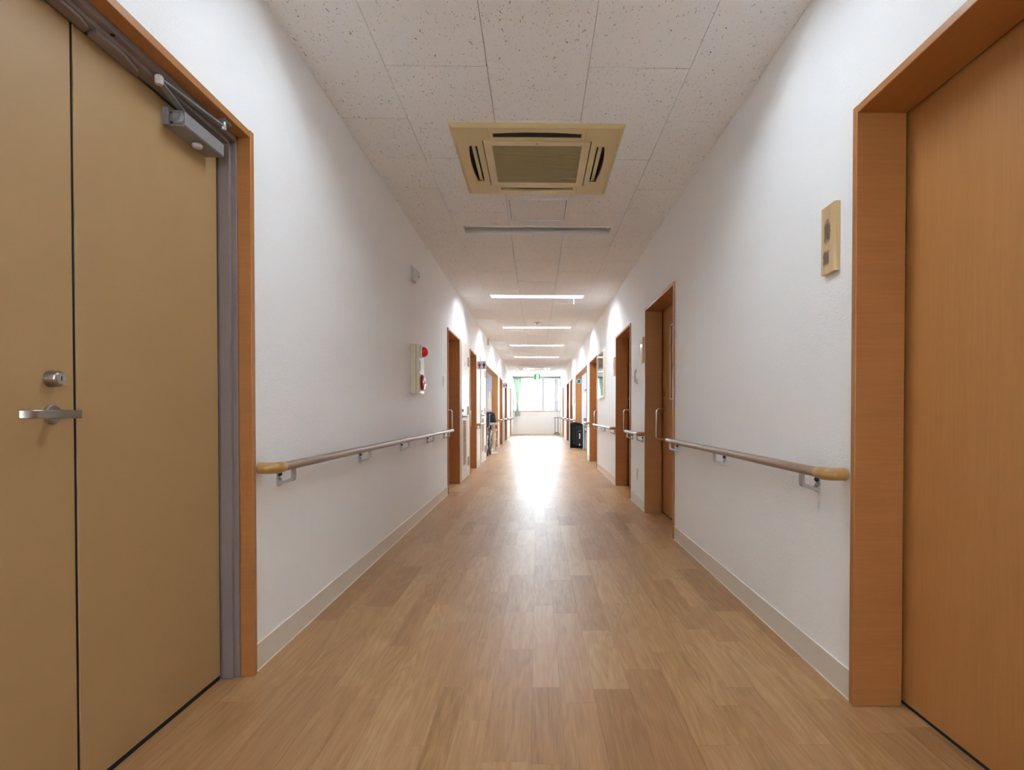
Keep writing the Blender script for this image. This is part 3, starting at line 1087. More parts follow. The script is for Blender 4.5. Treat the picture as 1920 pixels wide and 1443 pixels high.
handrail(-1, 19.17, 21.57, 'brown handrail between the last two doors on the toilet side')
handrail(-1, 22.53, 24.1, 'brown handrail ending beside the green curtain')


# ------------------------------------------------------------------ air conditioners
def air_con(yc, label):
    c = 0.003
    r = empty('air_conditioner', (c, yc, CH), label, 'air conditioner', 'ceiling cassette air conditioners')
    H = 0.475
    zt = CH
    zb = CH - 0.016
    so, si, sl = 0.405, 0.345, 0.245
    slots = [(c - sl, c + sl, yc - so, yc - si), (c - sl, c + sl, yc + si, yc + so), (c - so, c - si, yc - sl, yc + sl), (c + si, c + so, yc - sl, yc + sl)]
    mid = (c - 0.31, c + 0.31, yc - 0.31, yc + 0.31)
    pb = MB()
    for q in rect_minus((c - H + 0.02, c + H - 0.02, yc - H + 0.02, yc + H - 0.02), slots + [mid]):
        pb.box(*q, zb, zt - 0.001)
    # sloping rim
    for (sx, sy) in ((1, 0), (-1, 0), (0, 1), (0, -1)):
        if sx:
            x1, x0 = c + sx * H, c + sx * (H - 0.02)
            pb.v += [(x0, yc - H + 0.02, zb), (x0, yc + H - 0.02, zb), (x1, yc + H, zt - 0.004), (x1, yc - H, zt - 0.004), (x1, yc + H, zt), (x1, yc - H, zt)]
        else:
            y1, y0_ = yc + sy * H, yc + sy * (H - 0.02)
            pb.v += [(c - H + 0.02, y0_, zb), (c + H - 0.02, y0_, zb), (c + H, y1, zt - 0.004), (c - H, y1, zt - 0.004), (c + H, y1, zt), (c - H, y1, zt)]
        n = len(pb.v) - 6
        pb.f += [(n, n + 1, n + 2, n + 3), (n + 3, n + 2, n + 4, n + 5)]
    pan = pb.build('panel', 'ac_plastic', r)
    # seam lines between corner covers and sides
    for sx in (-1, 1):
        for sy in (-1, 1):
            box(c + sx * 0.272 - 0.0008, c + sx * 0.272 + 0.0008, yc + sy * 0.318, yc + sy * 0.455, zb - 0.0006, zb + 0.004).build('seam', 'ac_grille', pan)
    # outlets: dark duct, curved lip and vane
    for i, q in enumerate(slots):
        duct = MB().box(*q, zb + 0.060, zb + 0.064)
        duct.box(q[0] - 0.002, q[0], q[2], q[3], zb + 0.004, zb + 0.062).box(q[1], q[1] + 0.002, q[2], q[3], zb + 0.004, zb + 0.062)
        duct.box(q[0], q[1], q[2] - 0.002, q[2], zb + 0.004, zb + 0.062).box(q[0], q[1], q[3], q[3] + 0.002, zb + 0.004, zb + 0.062)
        d = duct.build('outlet', 'ac_dark', r)
        horizontal = q[1] - q[0] > q[3] - q[2]
        cx, cy = (q[0] + q[1]) / 2, (q[2] + q[3]) / 2
        sg = (1 if cx > c + 0.1 else -1) if not horizontal else (1 if cy > yc else -1)
        lip = []
        for k in range(13):
            u = -1 + k / 6
            lip.append((u * 0.243, 0.030 * (u * u) ** 1.0))
        poly_in = []
        for (u, w) in lip:
            poly_in.append((u, w))
        # outer lip: bulging edge closes the slot corners
        vx = []
        if horizontal:
            pts = [(cx + u, cy + sg * (0.030 - w * 0.55)) for (u, w) in lip] + [(cx + 0.245, cy + sg * 0.031), (cx - 0.245, cy + sg * 0.031)]
        else:
            pts = [(cx + sg * (0.030 - w * 0.55), cy + u) for (u, w) in lip] + [(cx + sg * 0.031, cy + 0.245), (cx + sg * 0.031, cy - 0.245)]
        MB().prism(pts, 'z', zb + 0.0005, zb + 0.016).build('outlet_lip', 'ac_plastic', r)
        vn = MB()
        if horizontal:
            vn.prism([(cy - sg * 0.020, zb + 0.004), (cy - sg * 0.018, zb + 0.002), (cy + sg * 0.004, zb + 0.014), (cy + sg * 0.002, zb + 0.017)], 'x', q[0] + 0.004, q[1] - 0.004)
        else:
            vn.prism([(cx - sg * 0.020, zb + 0.004), (cx - sg * 0.018, zb + 0.002), (cx + sg * 0.004, zb + 0.012), (cx + sg * 0.002, zb + 0.015)], 'y', q[2] + 0.004, q[3] - 0.004)
        vn.build('vane', 'ac_dark' if horizontal and sg < 0 else 'ac_plastic', r)
    # intake frame and grille
    fb = MB()
    G = 0.258
    for q in rect_minus((c - 0.304, c + 0.304, yc - 0.304, yc + 0.304), [(c - G, c + G, yc - G, yc + G)]):
        fb.box(*q, zb - 0.003, zb + 0.012)
    fr = fb.build('intake_frame', 'ac_frame', r)
    box(c - 0.31, c + 0.31, yc - 0.31, yc + 0.31, zb + 0.013, zb + 0.016).build('intake_gap', 'ac_dark', r)
    sh = None
    for k in range(43):
        y = yc - G + 0.006 + k * 0.012
        if sh is None:
            o = box(c - G, c + G, y - 0.0030, y + 0.0030, zb - 0.001, zb + 0.003).build('grille_bar', 'ac_grille', fr, origin=(c, y, zb))
            sh, bl = o.data, o.location.copy()
        else:
            o = bpy.data.objects.new('grille_bar', sh)
            COL.objects.link(o)
            o.parent = fr
            o.location = bl + Vector((0, k * 0.012, 0))
    for x in (-0.1, 0.1):
        box(c + x - 0.02, c + x + 0.02, yc + 0.276, yc + 0.288, zb - 0.005, zb - 0.002).build('latch', 'ac_plastic', fr)
    box(c - 0.006, c + 0.006, yc - 0.286, yc - 0.278, zb - 0.0036, zb - 0.002).build('badge', 'ac_dark', fr)


air_con(3.49, 'yellowed cream ceiling air conditioner above the near corridor floor')
air_con(19.72, 'far cream ceiling air conditioner near the end window')

# ------------------------------------------------------------------ smoke detector, sensors
sm = empty('smoke_detector', (0.013, 9.66, CH), 'round cream smoke detector on the ceiling between two lit lamps', 'smoke detector')
MB().lathe([(0.055, 0), (0.055, -0.012), (0.046, -0.018)], (0.013, 9.66, CH), 'z', 24).build('base', 'alarm_cream', sm, smooth=True)
MB().lathe([(0.034, -0.018), (0.034, -0.034), (0.020, -0.042)], (0.013, 9.66, CH), 'z', 20).build('chamber', 'closer_knob', sm, smooth=True)

bx = empty('sensor_box', (WL, 11.75, 2.38), 'small grey box high on the wall above the wheelchair bay', 'sensor box')
box(WL, WL + 0.042, 11.66, 11.70, 2.345, 2.475).build('housing', 'box_light', bx, bev=0.004)
MB().tube([(WL + 0.03, 11.70, 2.46), (WL + 0.03, 11.74, 2.48)], 0.006, 8).build('cable', 'white_plastic', bx)

# fire alarm cabinet
fa = empty('fire_alarm', (WL, 4.72, 1.1), 'cream fire alarm cabinet with red lamp and push button', 'fire alarm')
box(WL, WL + 0.045, 4.575, 4.772, 1.100, 1.505).build('back_box', 'alarm_cream', fa, bev=0.004)
box(WL + 0.046, WL + 0.075, 4.575, 4.772, 1.102, 1.503).build('front_cover', 'alarm_cream', fa, bev=0.005)
xf = WL + 0.075
MB().lathe([(0.050, 0), (0.050, 0.008), (0.046, 0.010)], (xf, 4.665, 1.446), 'x', 24).build('lamp_base', 'white_plastic', fa, smooth=True)
MB().lathe([(0.044, 0.008), (0.043, 0.018), (0.036, 0.036), (0.022, 0.048), (0.008, 0.052)], (xf, 4.665, 1.446), 'x', 24).build('red_lamp', 'alarm_red', fa, smooth=True)
MB().lathe([(0.066, 0), (0.066, 0.012), (0.060, 0.016)], (xf, 4.675, 1.195), 'x', 28).build('call_ring', 'alarm_deep_red', fa, smooth=True)
MB().lathe([(0.042, 0.014), (0.040, 0.022), (0.030, 0.026)], (xf, 4.675, 1.195), 'x', 24).build('call_plate', 'chrome', fa, smooth=True)
MB().lathe([(0.016, 0.024), (0.014, 0.030)], (xf, 4.675, 1.195), 'x', 16).build('push_button', 'alarm_red', fa, smooth=True)
box(xf, xf + 0.004, 4.60, 4.61, 1.29, 1.37).build('cover_slot', 'closer_knob', fa)

st = empty('warning_speaker', (WL, 4.66, 2.03), 'small white wall speaker high above the fire alarm cabinet', 'speaker')
box(WL, WL + 0.018, 4.600, 4.735, 2.03, 2.145).build('back_plate', 'box_light', st, bev=0.004)
MB().prism([(WL + 0.018, 2.035), (WL + 0.044, 2.052), (WL + 0.056, 2.085), (WL + 0.050, 2.115), (WL + 0.018, 2.140)], 'y', 4.606, 4.729).build('grille_cover', 'box_light', st, bev=0.006)
MB().lathe([(0.016, 0), (0.014, 0.010)], (WL + 0.048, 4.67, 2.075), 'x', 14).build('lens', 'chrome', st, smooth=True)


def wall_plate(name, side, y, z, label, cat, extra):
    X = WL if side < 0 else WR
    r = empty(name, (X, y, z - 0.06), label, cat)
    box(X, X - side * 0.008, y - 0.036, y + 0.036, z - 0.06, z + 0.06).build('cover_plate', 'white_plastic', r, bev=0.003)
    extra(r, X, side)
    return r


def sw(r, X, s):
    for k in range(2):
        box(X - s * 0.008, X - s * 0.012, 6.185 - 0.015, 6.185 + 0.015, 1.262 + k * 0.028, 1.286 + k * 0.028).build('rocker', 'white_plastic', r, bev=0.001)


wall_plate('light_switch', -1, 6.185, 1.287, 'white light switch beside the first brown door past the alarm', 'light switch', sw)


def ol(r, X, s):
    box(X - s * 0.008, X - s * 0.011, 5.715 - 0.02, 5.715 + 0.02, 0.285, 0.345).build('socket_insert', 'white_plastic', r, bev=0.001)
    for z in (0.298, 0.327):
        for dy in (-0.006, 0.006):
            box(X - s * 0.011, X - s * 0.0115, 5.715 + dy - 0.001, 5.715 + dy + 0.001, z - 0.004, z + 0.004).build('slot', 'dark_gap', r)


wall_plate('wall_socket', 1, 5.715, 0.315, 'white wall socket low beneath the short handrail', 'socket', ol)

nc = empty('call_handset', (WR, 5.73, 1.25), 'small white hooked call handset above the short handrail', 'handset')
box(WR, WR - 0.014, 5.70, 5.755, 1.235, 1.30).build('cradle', 'white_plastic', nc, bev=0.004)
MB().tube([(WR - 0.020, 5.728, 1.255), (WR - 0.026, 5.728, 1.30), (WR - 0.026, 5.728, 1.35), (WR - 0.014, 5.728, 1.385)], [0.012, 0.010, 0.010, 0.013], 12).build('grip', 'white_plastic', nc, smooth=True)
MB().tube([(WR - 0.016, 5.728, 1.255), (WR - 0.03, 5.74, 1.232), (WR - 0.022, 5.76, 1.222), (WR - 0.006, 5.765, 1.24)], 0.004, 8).build('cable', 'white_plastic', nc, smooth=True)


# ------------------------------------------------------------------ name plaques and wall pieces
def plaque(y0, y1, z0, z1, mat, label, glossy=False):
    yc, zc = (y0 + y1) / 2, (z0 + z1) / 2
    r = empty('name_plaque', (WR, yc, zc), label, 'name plaque', 'wooden name plaques beside the doors')
    box(WR, WR - 0.018, y0, y1, z0, z1).build('board', mat, r, bev=0.002, origin=(WR, yc, zc))
    if glossy:
        box(WR - 0.018, WR - 0.021, y0 + 0.012, y1 - 0.012, z0 + 0.012, z1 - 0.012).build('clear_cover', 'plaque_acrylic', r)
    else:
        box(WR - 0.001, WR - 0.006, yc - 0.02, yc + 0.02, z1, z1 + 0.008).build('hanger', 'brushed_steel', r)
    return r


plaque(1.893, 1.988, 1.432, 1.668, 'plaque_marks', 'pale wooden name plaque with two smudged dark brush marks')
plaque(5.335, 5.475, 1.425, 1.668, 'plaque_plain', 'shiny covered wooden name plaque beside the slit-window door', True)
plaque(7.30, 7.425, 1.425, 1.668, 'plaque_plain', 'wooden name plaque beside the framed notice case')


def notice_case(y0, y1, z0, z1, label):
    r = empty('notice_case', (WR, (y0 + y1) / 2, z0), label, 'notice case', 'framed notice cases on the plaque wall')
    f = MB()
    for q in rect_minus((y0, y1, z0, z1), [(y0 + 0.03, y1 - 0.03, z0 + 0.03, z1 - 0.03)]):
        f.box(WR, WR - 0.032, *q)
    f.build('frame', 'case_frame', r, bev=0.002)
    box(WR, WR - 0.008, y0 + 0.03, y1 - 0.03, z0 + 0.03, z1 - 0.03).build('sheet', 'case_sheet', r)
    box(WR - 0.020, WR - 0.024, y0 + 0.03, y1 - 0.03, z0 + 0.03, z1 - 0.03).build('pane', 'pane_glass', r)


notice_case(8.42, 9.27, 1.172, 1.90, 'glazed pale framed notice case between two brown sliding doors')
notice_case(15.05, 15.65, 1.17, 1.80, 'small far framed notice case just past the blue clock')

ntc = empty('notice_plate', (WR, 11.08, 1.1), 'narrow grey notice plate beside the suitcase bay opening', 'notice plate')
box(WR, WR - 0.006, 10.98, 11.16, 1.09, 1.39).build('plate', 'plate_grey', ntc)
for k in range(5):
    box(WR - 0.006, WR - 0.007, 11.02, 11.12, 1.13 + k * 0.05, 1.155 + k * 0.05).build('print_line', 'stand_grey', ntc)


# toilet signs projecting from the wall
def toilet_sign(y, label, s=1.0):
    r = empty('toilet_sign', (WL, y, 1.69), label, 'toilet sign', 'projecting toilet signs')
    w, hgt, z0 = 0.152 * s, 0.145, 1.69
    box(WL, WL + w / 2, y, y + 0.012, z0, z0 + hgt).build('pink_plate', 'sign_pink', r)
    box(WL + w / 2, WL + w, y, y + 0.012, z0, z0 + hgt).build('blue_plate', 'sign_blue', r)
    box(WL + w / 2 - 0.003, WL + w / 2 + 0.003, y - 0.001, y, z0 + 0.02, z0 + hgt - 0.02).build('divider', 'plate_grey', r)
    cx = WL + w * 0.27
    MB().prism([(cx - 0.004, z0 + 0.020), (cx - 0.009, z0 + 0.020), (cx - 0.009, z0 + 0.052), (cx - 0.024, z0 + 0.062), (cx - 0.020, z0 + 0.085), (cx - 0.010, z0 + 0.100), (cx + 0.010, z0 + 0.100),
                (cx + 0.020, z0 + 0.085), (cx + 0.024, z0 + 0.062), (cx + 0.009, z0 + 0.052), (cx + 0.009, z0 + 0.020)], 'y', y - 0.002, y).build('woman_symbol', 'sign_red', r)
    MB().lathe([(0.010, 0), (0.010, -0.002)], (cx, y, z0 + 0.116), 'y', 14).build('woman_symbol_head', 'sign_red', r)
    cx = WL + w * 0.76
    MB().prism([(cx - 0.011, z0 + 0.020), (cx - 0.011, z0 + 0.058), (cx - 0.021, z0 + 0.060), (cx - 0.021, z0 + 0.098), (cx - 0.010, z0 + 0.103), (cx + 0.010, z0 + 0.103),
                (cx + 0.021, z0 + 0.098), (cx + 0.021, z0 + 0.060), (cx + 0.011, z0 + 0.058), (cx + 0.011, z0 + 0.020)], 'y', y - 0.002, y).build('man_symbol', 'sign_navy', r)
    MB().lathe([(0.010, 0), (0.010, -0.002)], (cx, y, z0 + 0.118), 'y', 14).build('man_symbol_head', 'sign_navy', r)


toilet_sign(9.72, 'larger red and blue toilet sign beside the white louvred door')
toilet_sign(17.05, 'smaller far red and blue toilet sign past the wheelchair bay', 0.92)

# ------------------------------------------------------------------ end window, curtain, exit sign
w1 = empty('window_1', (0, YE, WZ0), 'wide bright sliding window at the end of the corridor', 'window', kind='structure')
fr = MB()
yA, yB = YE + 0.02, YE + 0.10
fr.box(WX0, WX1, yA, yB, WZ0, WZ0 + 0.035).box(WX0, WX1, yA, yB, WZ1 - 0.04, WZ1).box(WX0, WX0 + 0.03, yA, yB, WZ0, WZ1).box(WX1 - 0.03, WX1, yA, yB, WZ0, WZ1)
fr.build('frame', 'sash_grey', w1)
box(0.215, 0.355, yA - 0.01, yB, WZ0, WZ1).build('mullion', 'sash_grey', w1)
box(0.765, 0.945, yA, yB - 0.02, WZ0 + 0.03, WZ1 - 0.04).build('sash_stile', 'sash_grey', w1)
box(-0.285, -0.252, yA + 0.01, yB - 0.02, WZ0 + 0.03, WZ1 - 0.04).build('sash_stile', 'sash_grey', w1)
MB().box(-0.30, -0.285, yA - 0.012, yA + 0.02, 1.70, 1.76).build('crescent_lock', 'satin_aluminium', w1, bev=0.003)
for (p, q) in ((WX0 + 0.03, -0.285), (-0.252, 0.215), (0.355, 0.765), (0.945, WX1 - 0.03)):
    box(p, q, YE + 0.058, YE + 0.062, WZ0 + 0.035, WZ1 - 0.04).build('pane', 'pane_glass', w1)
box(WX0 - 0.03, WX1 + 0.02, YE - 0.03, YE + 0.02, WZ0 - 0.03, WZ0).build('window_sill', 'sill_wood', w1, bev=0.004)

cr = empty('curtain_rail', (0, YE - 0.07, 2.455), 'dark curtain rail across the top of the end window', 'curtain rail')
MB().tube([(-1.0, YE - 0.07, 2.455), (1.02, YE - 0.07, 2.455)], 0.016, 10).build('rod', 'curtain_rail', cr, smooth=True)
for x in (-0.98, 0.0, 1.0):
    box(x - 0.012, x + 0.012, YE - 0.07, YE, 2.445, 2.465).build('rail_bracket', 'curtain_rail', cr)

cu = empty('curtain', (-0.82, YE - 0.07, 0.78), 'pale green tied-back curtain beside the end window', 'curtain')
mb = MB()
NZ, NX = 36, 64
zt, zb_ = 2.44, 0.785
for i in range(NZ + 1):
    z = zt + (zb_ - zt) * i / NZ
    if z > 1.31:
        f = ((z - 1.31) / (zt - 1.31)) ** 0.95
        xa, xb = -0.862 + (-0.985 + 0.862) * f, -0.792 + (-0.625 + 0.792) * f
    else:
        f = ((1.31 - z) / (1.31 - zb_)) ** 0.8
        xa, xb = -0.862 + (-0.925 + 0.862) * f, -0.792 + (-0.705 + 0.792) * f
    for j in range(NX + 1):
        u = j / NX
        mb.v.append((xa + (xb - xa) * u, YE - 0.075 + (0.018 + 0.012 * (xb - xa) / 0.36) * math.sin(u * 2 * PI * 9), z))
for i in range(NZ):
    for j in range(NX):
        p = i * (NX + 1) + j
        mb.f.append((p, p + 1, p + NX + 2, p + NX + 1))
co = mb.build('cloth', 'curtain_green', cu, smooth=True)
sd = co.modifiers.new('thickness', 'SOLIDIFY')
sd.thickness = 0.002
MB().tube([(-0.865, YE - 0.12, 1.32), (-0.785, YE - 0.12, 1.30), (-0.785, YE - 0.035, 1.31), (-0.865, YE - 0.035, 1.32)], 0.010, 8, closed=True).build('tie_band', 'curtain_green', cu, smooth=True)

ex = empty('exit_sign', (0.02, 21.9, CH), 'glowing green hanging exit sign in front of the end window', 'exit sign')
ey = 21.9
box(-0.10, 0.14, ey, ey + 0.05, 2.22, 2.44).build('sign_box', 'exit_white', ex, bev=0.004)
box(-0.055, -0.045, ey + 0.02, ey + 0.03, 2.44, CH).build('hanger', 'white_plastic', ex)
box(0.085, 0.095, ey + 0.02, ey + 0.03, 2.44, CH).build('hanger', 'white_plastic', ex)
mb = MB()
for q in rect_minus((-0.095, 0.135, 2.225, 2.435), [(-0.01, 0.085, 2.225, 2.41)]):
    mb.box(q[0], q[1], ey - 0.002, ey, q[2], q[3])
mb.build('green_panel', 'exit_green', ex)
rn = MB()
rn.prism([(0.02, 2.34), (0.045, 2.35), (0.058, 2.31), (0.045, 2.285), (0.030, 2.30)], 'y', ey - 0.003, ey)
rn.prism([(0.045, 2.292), (0.070, 2.275), (0.075, 2.24), (0.065, 2.24), (0.058, 2.268), (0.036, 2.280)], 'y', ey - 0.003, ey)
rn.prism([(0.036, 2.290), (0.022, 2.262), (-0.005, 2.256), (-0.005, 2.265), (0.014, 2.270), (0.026, 2.30)], 'y', ey - 0.003, ey)
rn.prism([(0.022, 2.345), (0.000, 2.330), (-0.006, 2.305), (0.003, 2.303), (0.010, 2.322), (0.026, 2.330)], 'y', ey - 0.003, ey)
rn.build('running_figure', 'exit_green', ex)
MB().lathe([(0.013, 0), (0.013, -0.003)], (0.036, ey, 2.372), 'y', 14).build('figure_head', 'exit_green', ex)

# ------------------------------------------------------------------ drip stand
iv = empty('drip_stand', (0.842, 23.55, 0), 'wheeled drip stand with two poles near the end window', 'drip stand')
for k, x in enumerate((0.78, 0.905)):
    MB().tube([(x, 23.55, 0.10), (x, 23.55, 0.73)], 0.0125, 10).build('lower_pole', 'stand_grey', iv, smooth=True)
    MB().tube([(x, 23.55, 0.73), (x, 23.55, 1.38)], 0.0065, 8).build('upper_pole', 'chrome', iv, smooth=True)
    MB().tube([(x - 0.03, 23.55, 1.36), (x - 0.025, 23.55, 1.385), (x, 23.55, 1.38), (x + 0.025, 23.55, 1.385), (x + 0.03, 23.55, 1.36)], 0.006, 8).build('hook', 'stand_grey', iv, smooth=True)
MB().tube([(0.735, 23.55, 0.73), (0.94, 23.55, 0.725)], 0.013, 10).build('grab_bar', 'stand_grey', iv, smooth=True)
MB().tube([(0.78, 23.55, 1.35), (0.905, 23.55, 1.35)], 0.005, 8).build('top_bar', 'chrome', iv, smooth=True)
for k in range(5):
    an = 2 * PI * k / 5 + 0.3
    q = (0.842 + 0.115 * math.cos(an), 23.55 + 0.2 * math.sin(an), 0.06)
    lg = MB().tube([(0.842, 23.55, 0.10), q], 0.012, 8).build('base_leg', 'stand_grey', iv, smooth=True)
    MB().lathe([(0.026, -0.010), (0.026, 0.010)], (q[0], q[1], 0.026), 'x', 14).build('castor', 'black_rubber', lg)
MB().box(0.77, 0.915, 23.53, 23.57, 0.09, 0.115).build('base_bar', 'stand_grey', iv)

# ------------------------------------------------------------------ suitcase
su = empty('suitcase', (1.03, 14.40, 0), 'large black upright suitcase at the edge of the bay opening', 'suitcase')
X0s, X1s, yf, yk, zt = 0.862, 1.185, 14.27, 14.52, 0.685
MB().prism([(X0s, 0.035), (X1s, 0.035), (X1s, zt - 0.045), (X1s - 0.07, zt - 0.01), (X0s + 0.15, zt), (X0s, zt - 0.012)], 'y', yf, yk).build('shell', 'case_black', su, bev=0.018, segs=3)
box(X0s + 0.07, X0s + 0.115, yf - 0.008, yf + 0.01, 0.13, 0.56).build('side_strap', 'case_panel', su, bev=0.004)
box(X0s + 0.135, X1s - 0.02, yf - 0.022, yf + 0.01, 0.10, 0.47).build('front_pocket', 'case_panel', su, bev=0.010)
box(X0s + 0.135, X1s - 0.02, yf - 0.016, yf + 0.01, 0.49, 0.60).build('top_pocket', 'case_panel', su, bev=0.010)
box(X0s + 0.20, X0s + 0.27, yf - 0.020, yf - 0.014, 0.475, 0.480).build('zip_pull', 'satin_aluminium', su)
box(X0s + 0.222, X0s + 0.245, yf - 0.026, yf - 0.020, 0.275, 0.415).build('white_label', 'tag_white', su)
box(X0s + 0.222, X0s + 0.245, yf - 0.026, yf - 0.020, 0.10, 0.15).build('small_label', 'tag_white', su)
MB().tube([(X0s + 0.07, yf + 0.09, zt - 0.01), (X0s + 0.08, yf + 0.09, zt + 0.008), (X0s + 0.17, yf + 0.09, zt + 0.008), (X0s + 0.18, yf + 0.09, zt - 0.015)], 0.010, 8).build('grab_handle', 'black_rubber', su, smooth=True)
for x in (X0s + 0.025, X1s - 0.035):
    for y in (yf + 0.02, yk - 0.02):
        MB().lathe([(0.024, -0.012), (0.024, 0.012)], (x, y, 0.024), 'x', 14).build('wheel', 'closer_knob' if x < 1 and y < 14.4 else 'black_rubber', su)

# folded grey chair inside the bay
fc = empty('folding_chair', (1.36, 13.7, 0), 'dark grey folding chair standing in the bay beside the suitcase', 'chair')
for x in (1.17, 1.53):
    MB().tube([(x, 13.55, 0.012), (x, 13.72, 0.45), (x, 13.82, 0.80)], 0.012, 8).build('rear_frame', 'box_grey', fc, smooth=True)
    MB().tube([(x + 0.02, 13.86, 0.012), (x + 0.02, 13.72, 0.44), (x + 0.02, 13.66, 0.52)], 0.012, 8).build('front_frame', 'box_grey', fc, smooth=True)
MB().prism([(13.76, 0.56), (13.78, 0.56), (13.84, 0.80), (13.82, 0.81)], 'x', 1.165, 1.535).build('backrest', 'stand_grey', fc, bev=0.008)
MB().prism([(13.60, 0.50), (13.63, 0.47), (13.86, 0.44), (13.87, 0.48)], 'x', 1.195, 1.525).build('seat', 'stand_grey', fc, bev=0.008)

# round blue clock and orange tag on the lining, boxes inside the bay
ck = empty('wall_clock', (1.107, 14.68, 1.69), 'round blue wall clock with white rim on the bay lining', 'clock')
MB().lathe([(0.064, 0), (0.064, -0.020), (0.056, -0.026), (0.050, -0.022)], (1.107, 14.68, 1.755), 'y', 28).build('rim', 'clock_rim', ck, smooth=True)
MB().lathe([(0.050, -0.0225), (0.049, -0.0235)], (1.107, 14.68, 1.755), 'y', 28).build('dial', 'clock_blue', ck)
box(1.105, 1.109, 14.655, 14.656, 1.755, 1.79).build('minute_hand', 'sign_navy', ck)
box(1.107, 1.128, 14.655, 14.656, 1.753, 1.757).build('hour_hand', 'sign_navy', ck)
og = empty('orange_tag', (1.107, 14.68, 1.27), 'orange loop shaped tag on the bay lining below the clock', 'tag')
pts = []
for k in range(20):
    an = 2 * PI * k / 20
    pts.append((1.105 + 0.026 * math.cos(an), 14.672, 1.37 + (0.075 if math.sin(an) > 0 else -0.075) + 0.026 * math.sin(an)))
MB().tube(pts, 0.0075, 8, closed=True).build('loop', 'tag_orange', og, smooth=True)
MB().lathe([(0.012, 0), (0.012, -0.008)], (1.105, 14.68, 1.475), 'y', 10).build('tag_pin', 'tag_orange', og)
wb = empty('wall_box', (1.285, 14.68, 1.47), 'small grey control box on the white bay wall', 'control box')
box(1.25, 1.32, 14.645, 14.68, 1.47, 1.555).build('case', 'box_light', wb, bev=0.004)
box(1.262, 1.308, 14.642, 14.645, 1.51, 1.545).build('screen', 'box_grey', wb)
pp = tag(box(1.235, 1.295, 14.676, 14.68, 1.25, 1.43).build('paper_notice', 'paper_cream'), 'cream paper notice below the grey control box', 'paper')

# ------------------------------------------------------------------ small wooden table in the bay
tb = empty('side_table', (-0.98, 12.97, 0), 'small pale wooden table on a post between the wheelchairs', 'table')
box(-1.131, -0.873, 12.80, 13.16, 0.655, 0.705).build('table_top', 'pale_wood', tb, bev=0.008)
box(-1.005, -0.955, 12.94, 13.00, 0.02, 0.655).build('post', 'pale_wood', tb, bev=0.005)
box(-1.04, -1.022, 12.95, 12.99, 0.02, 0.655).build('slim_post', 'pale_wood', tb, bev=0.003)
box(-1.09, -0.90, 12.84, 13.10, 0, 0.02).build('foot_plate', 'white_plastic', tb, bev=0.004)


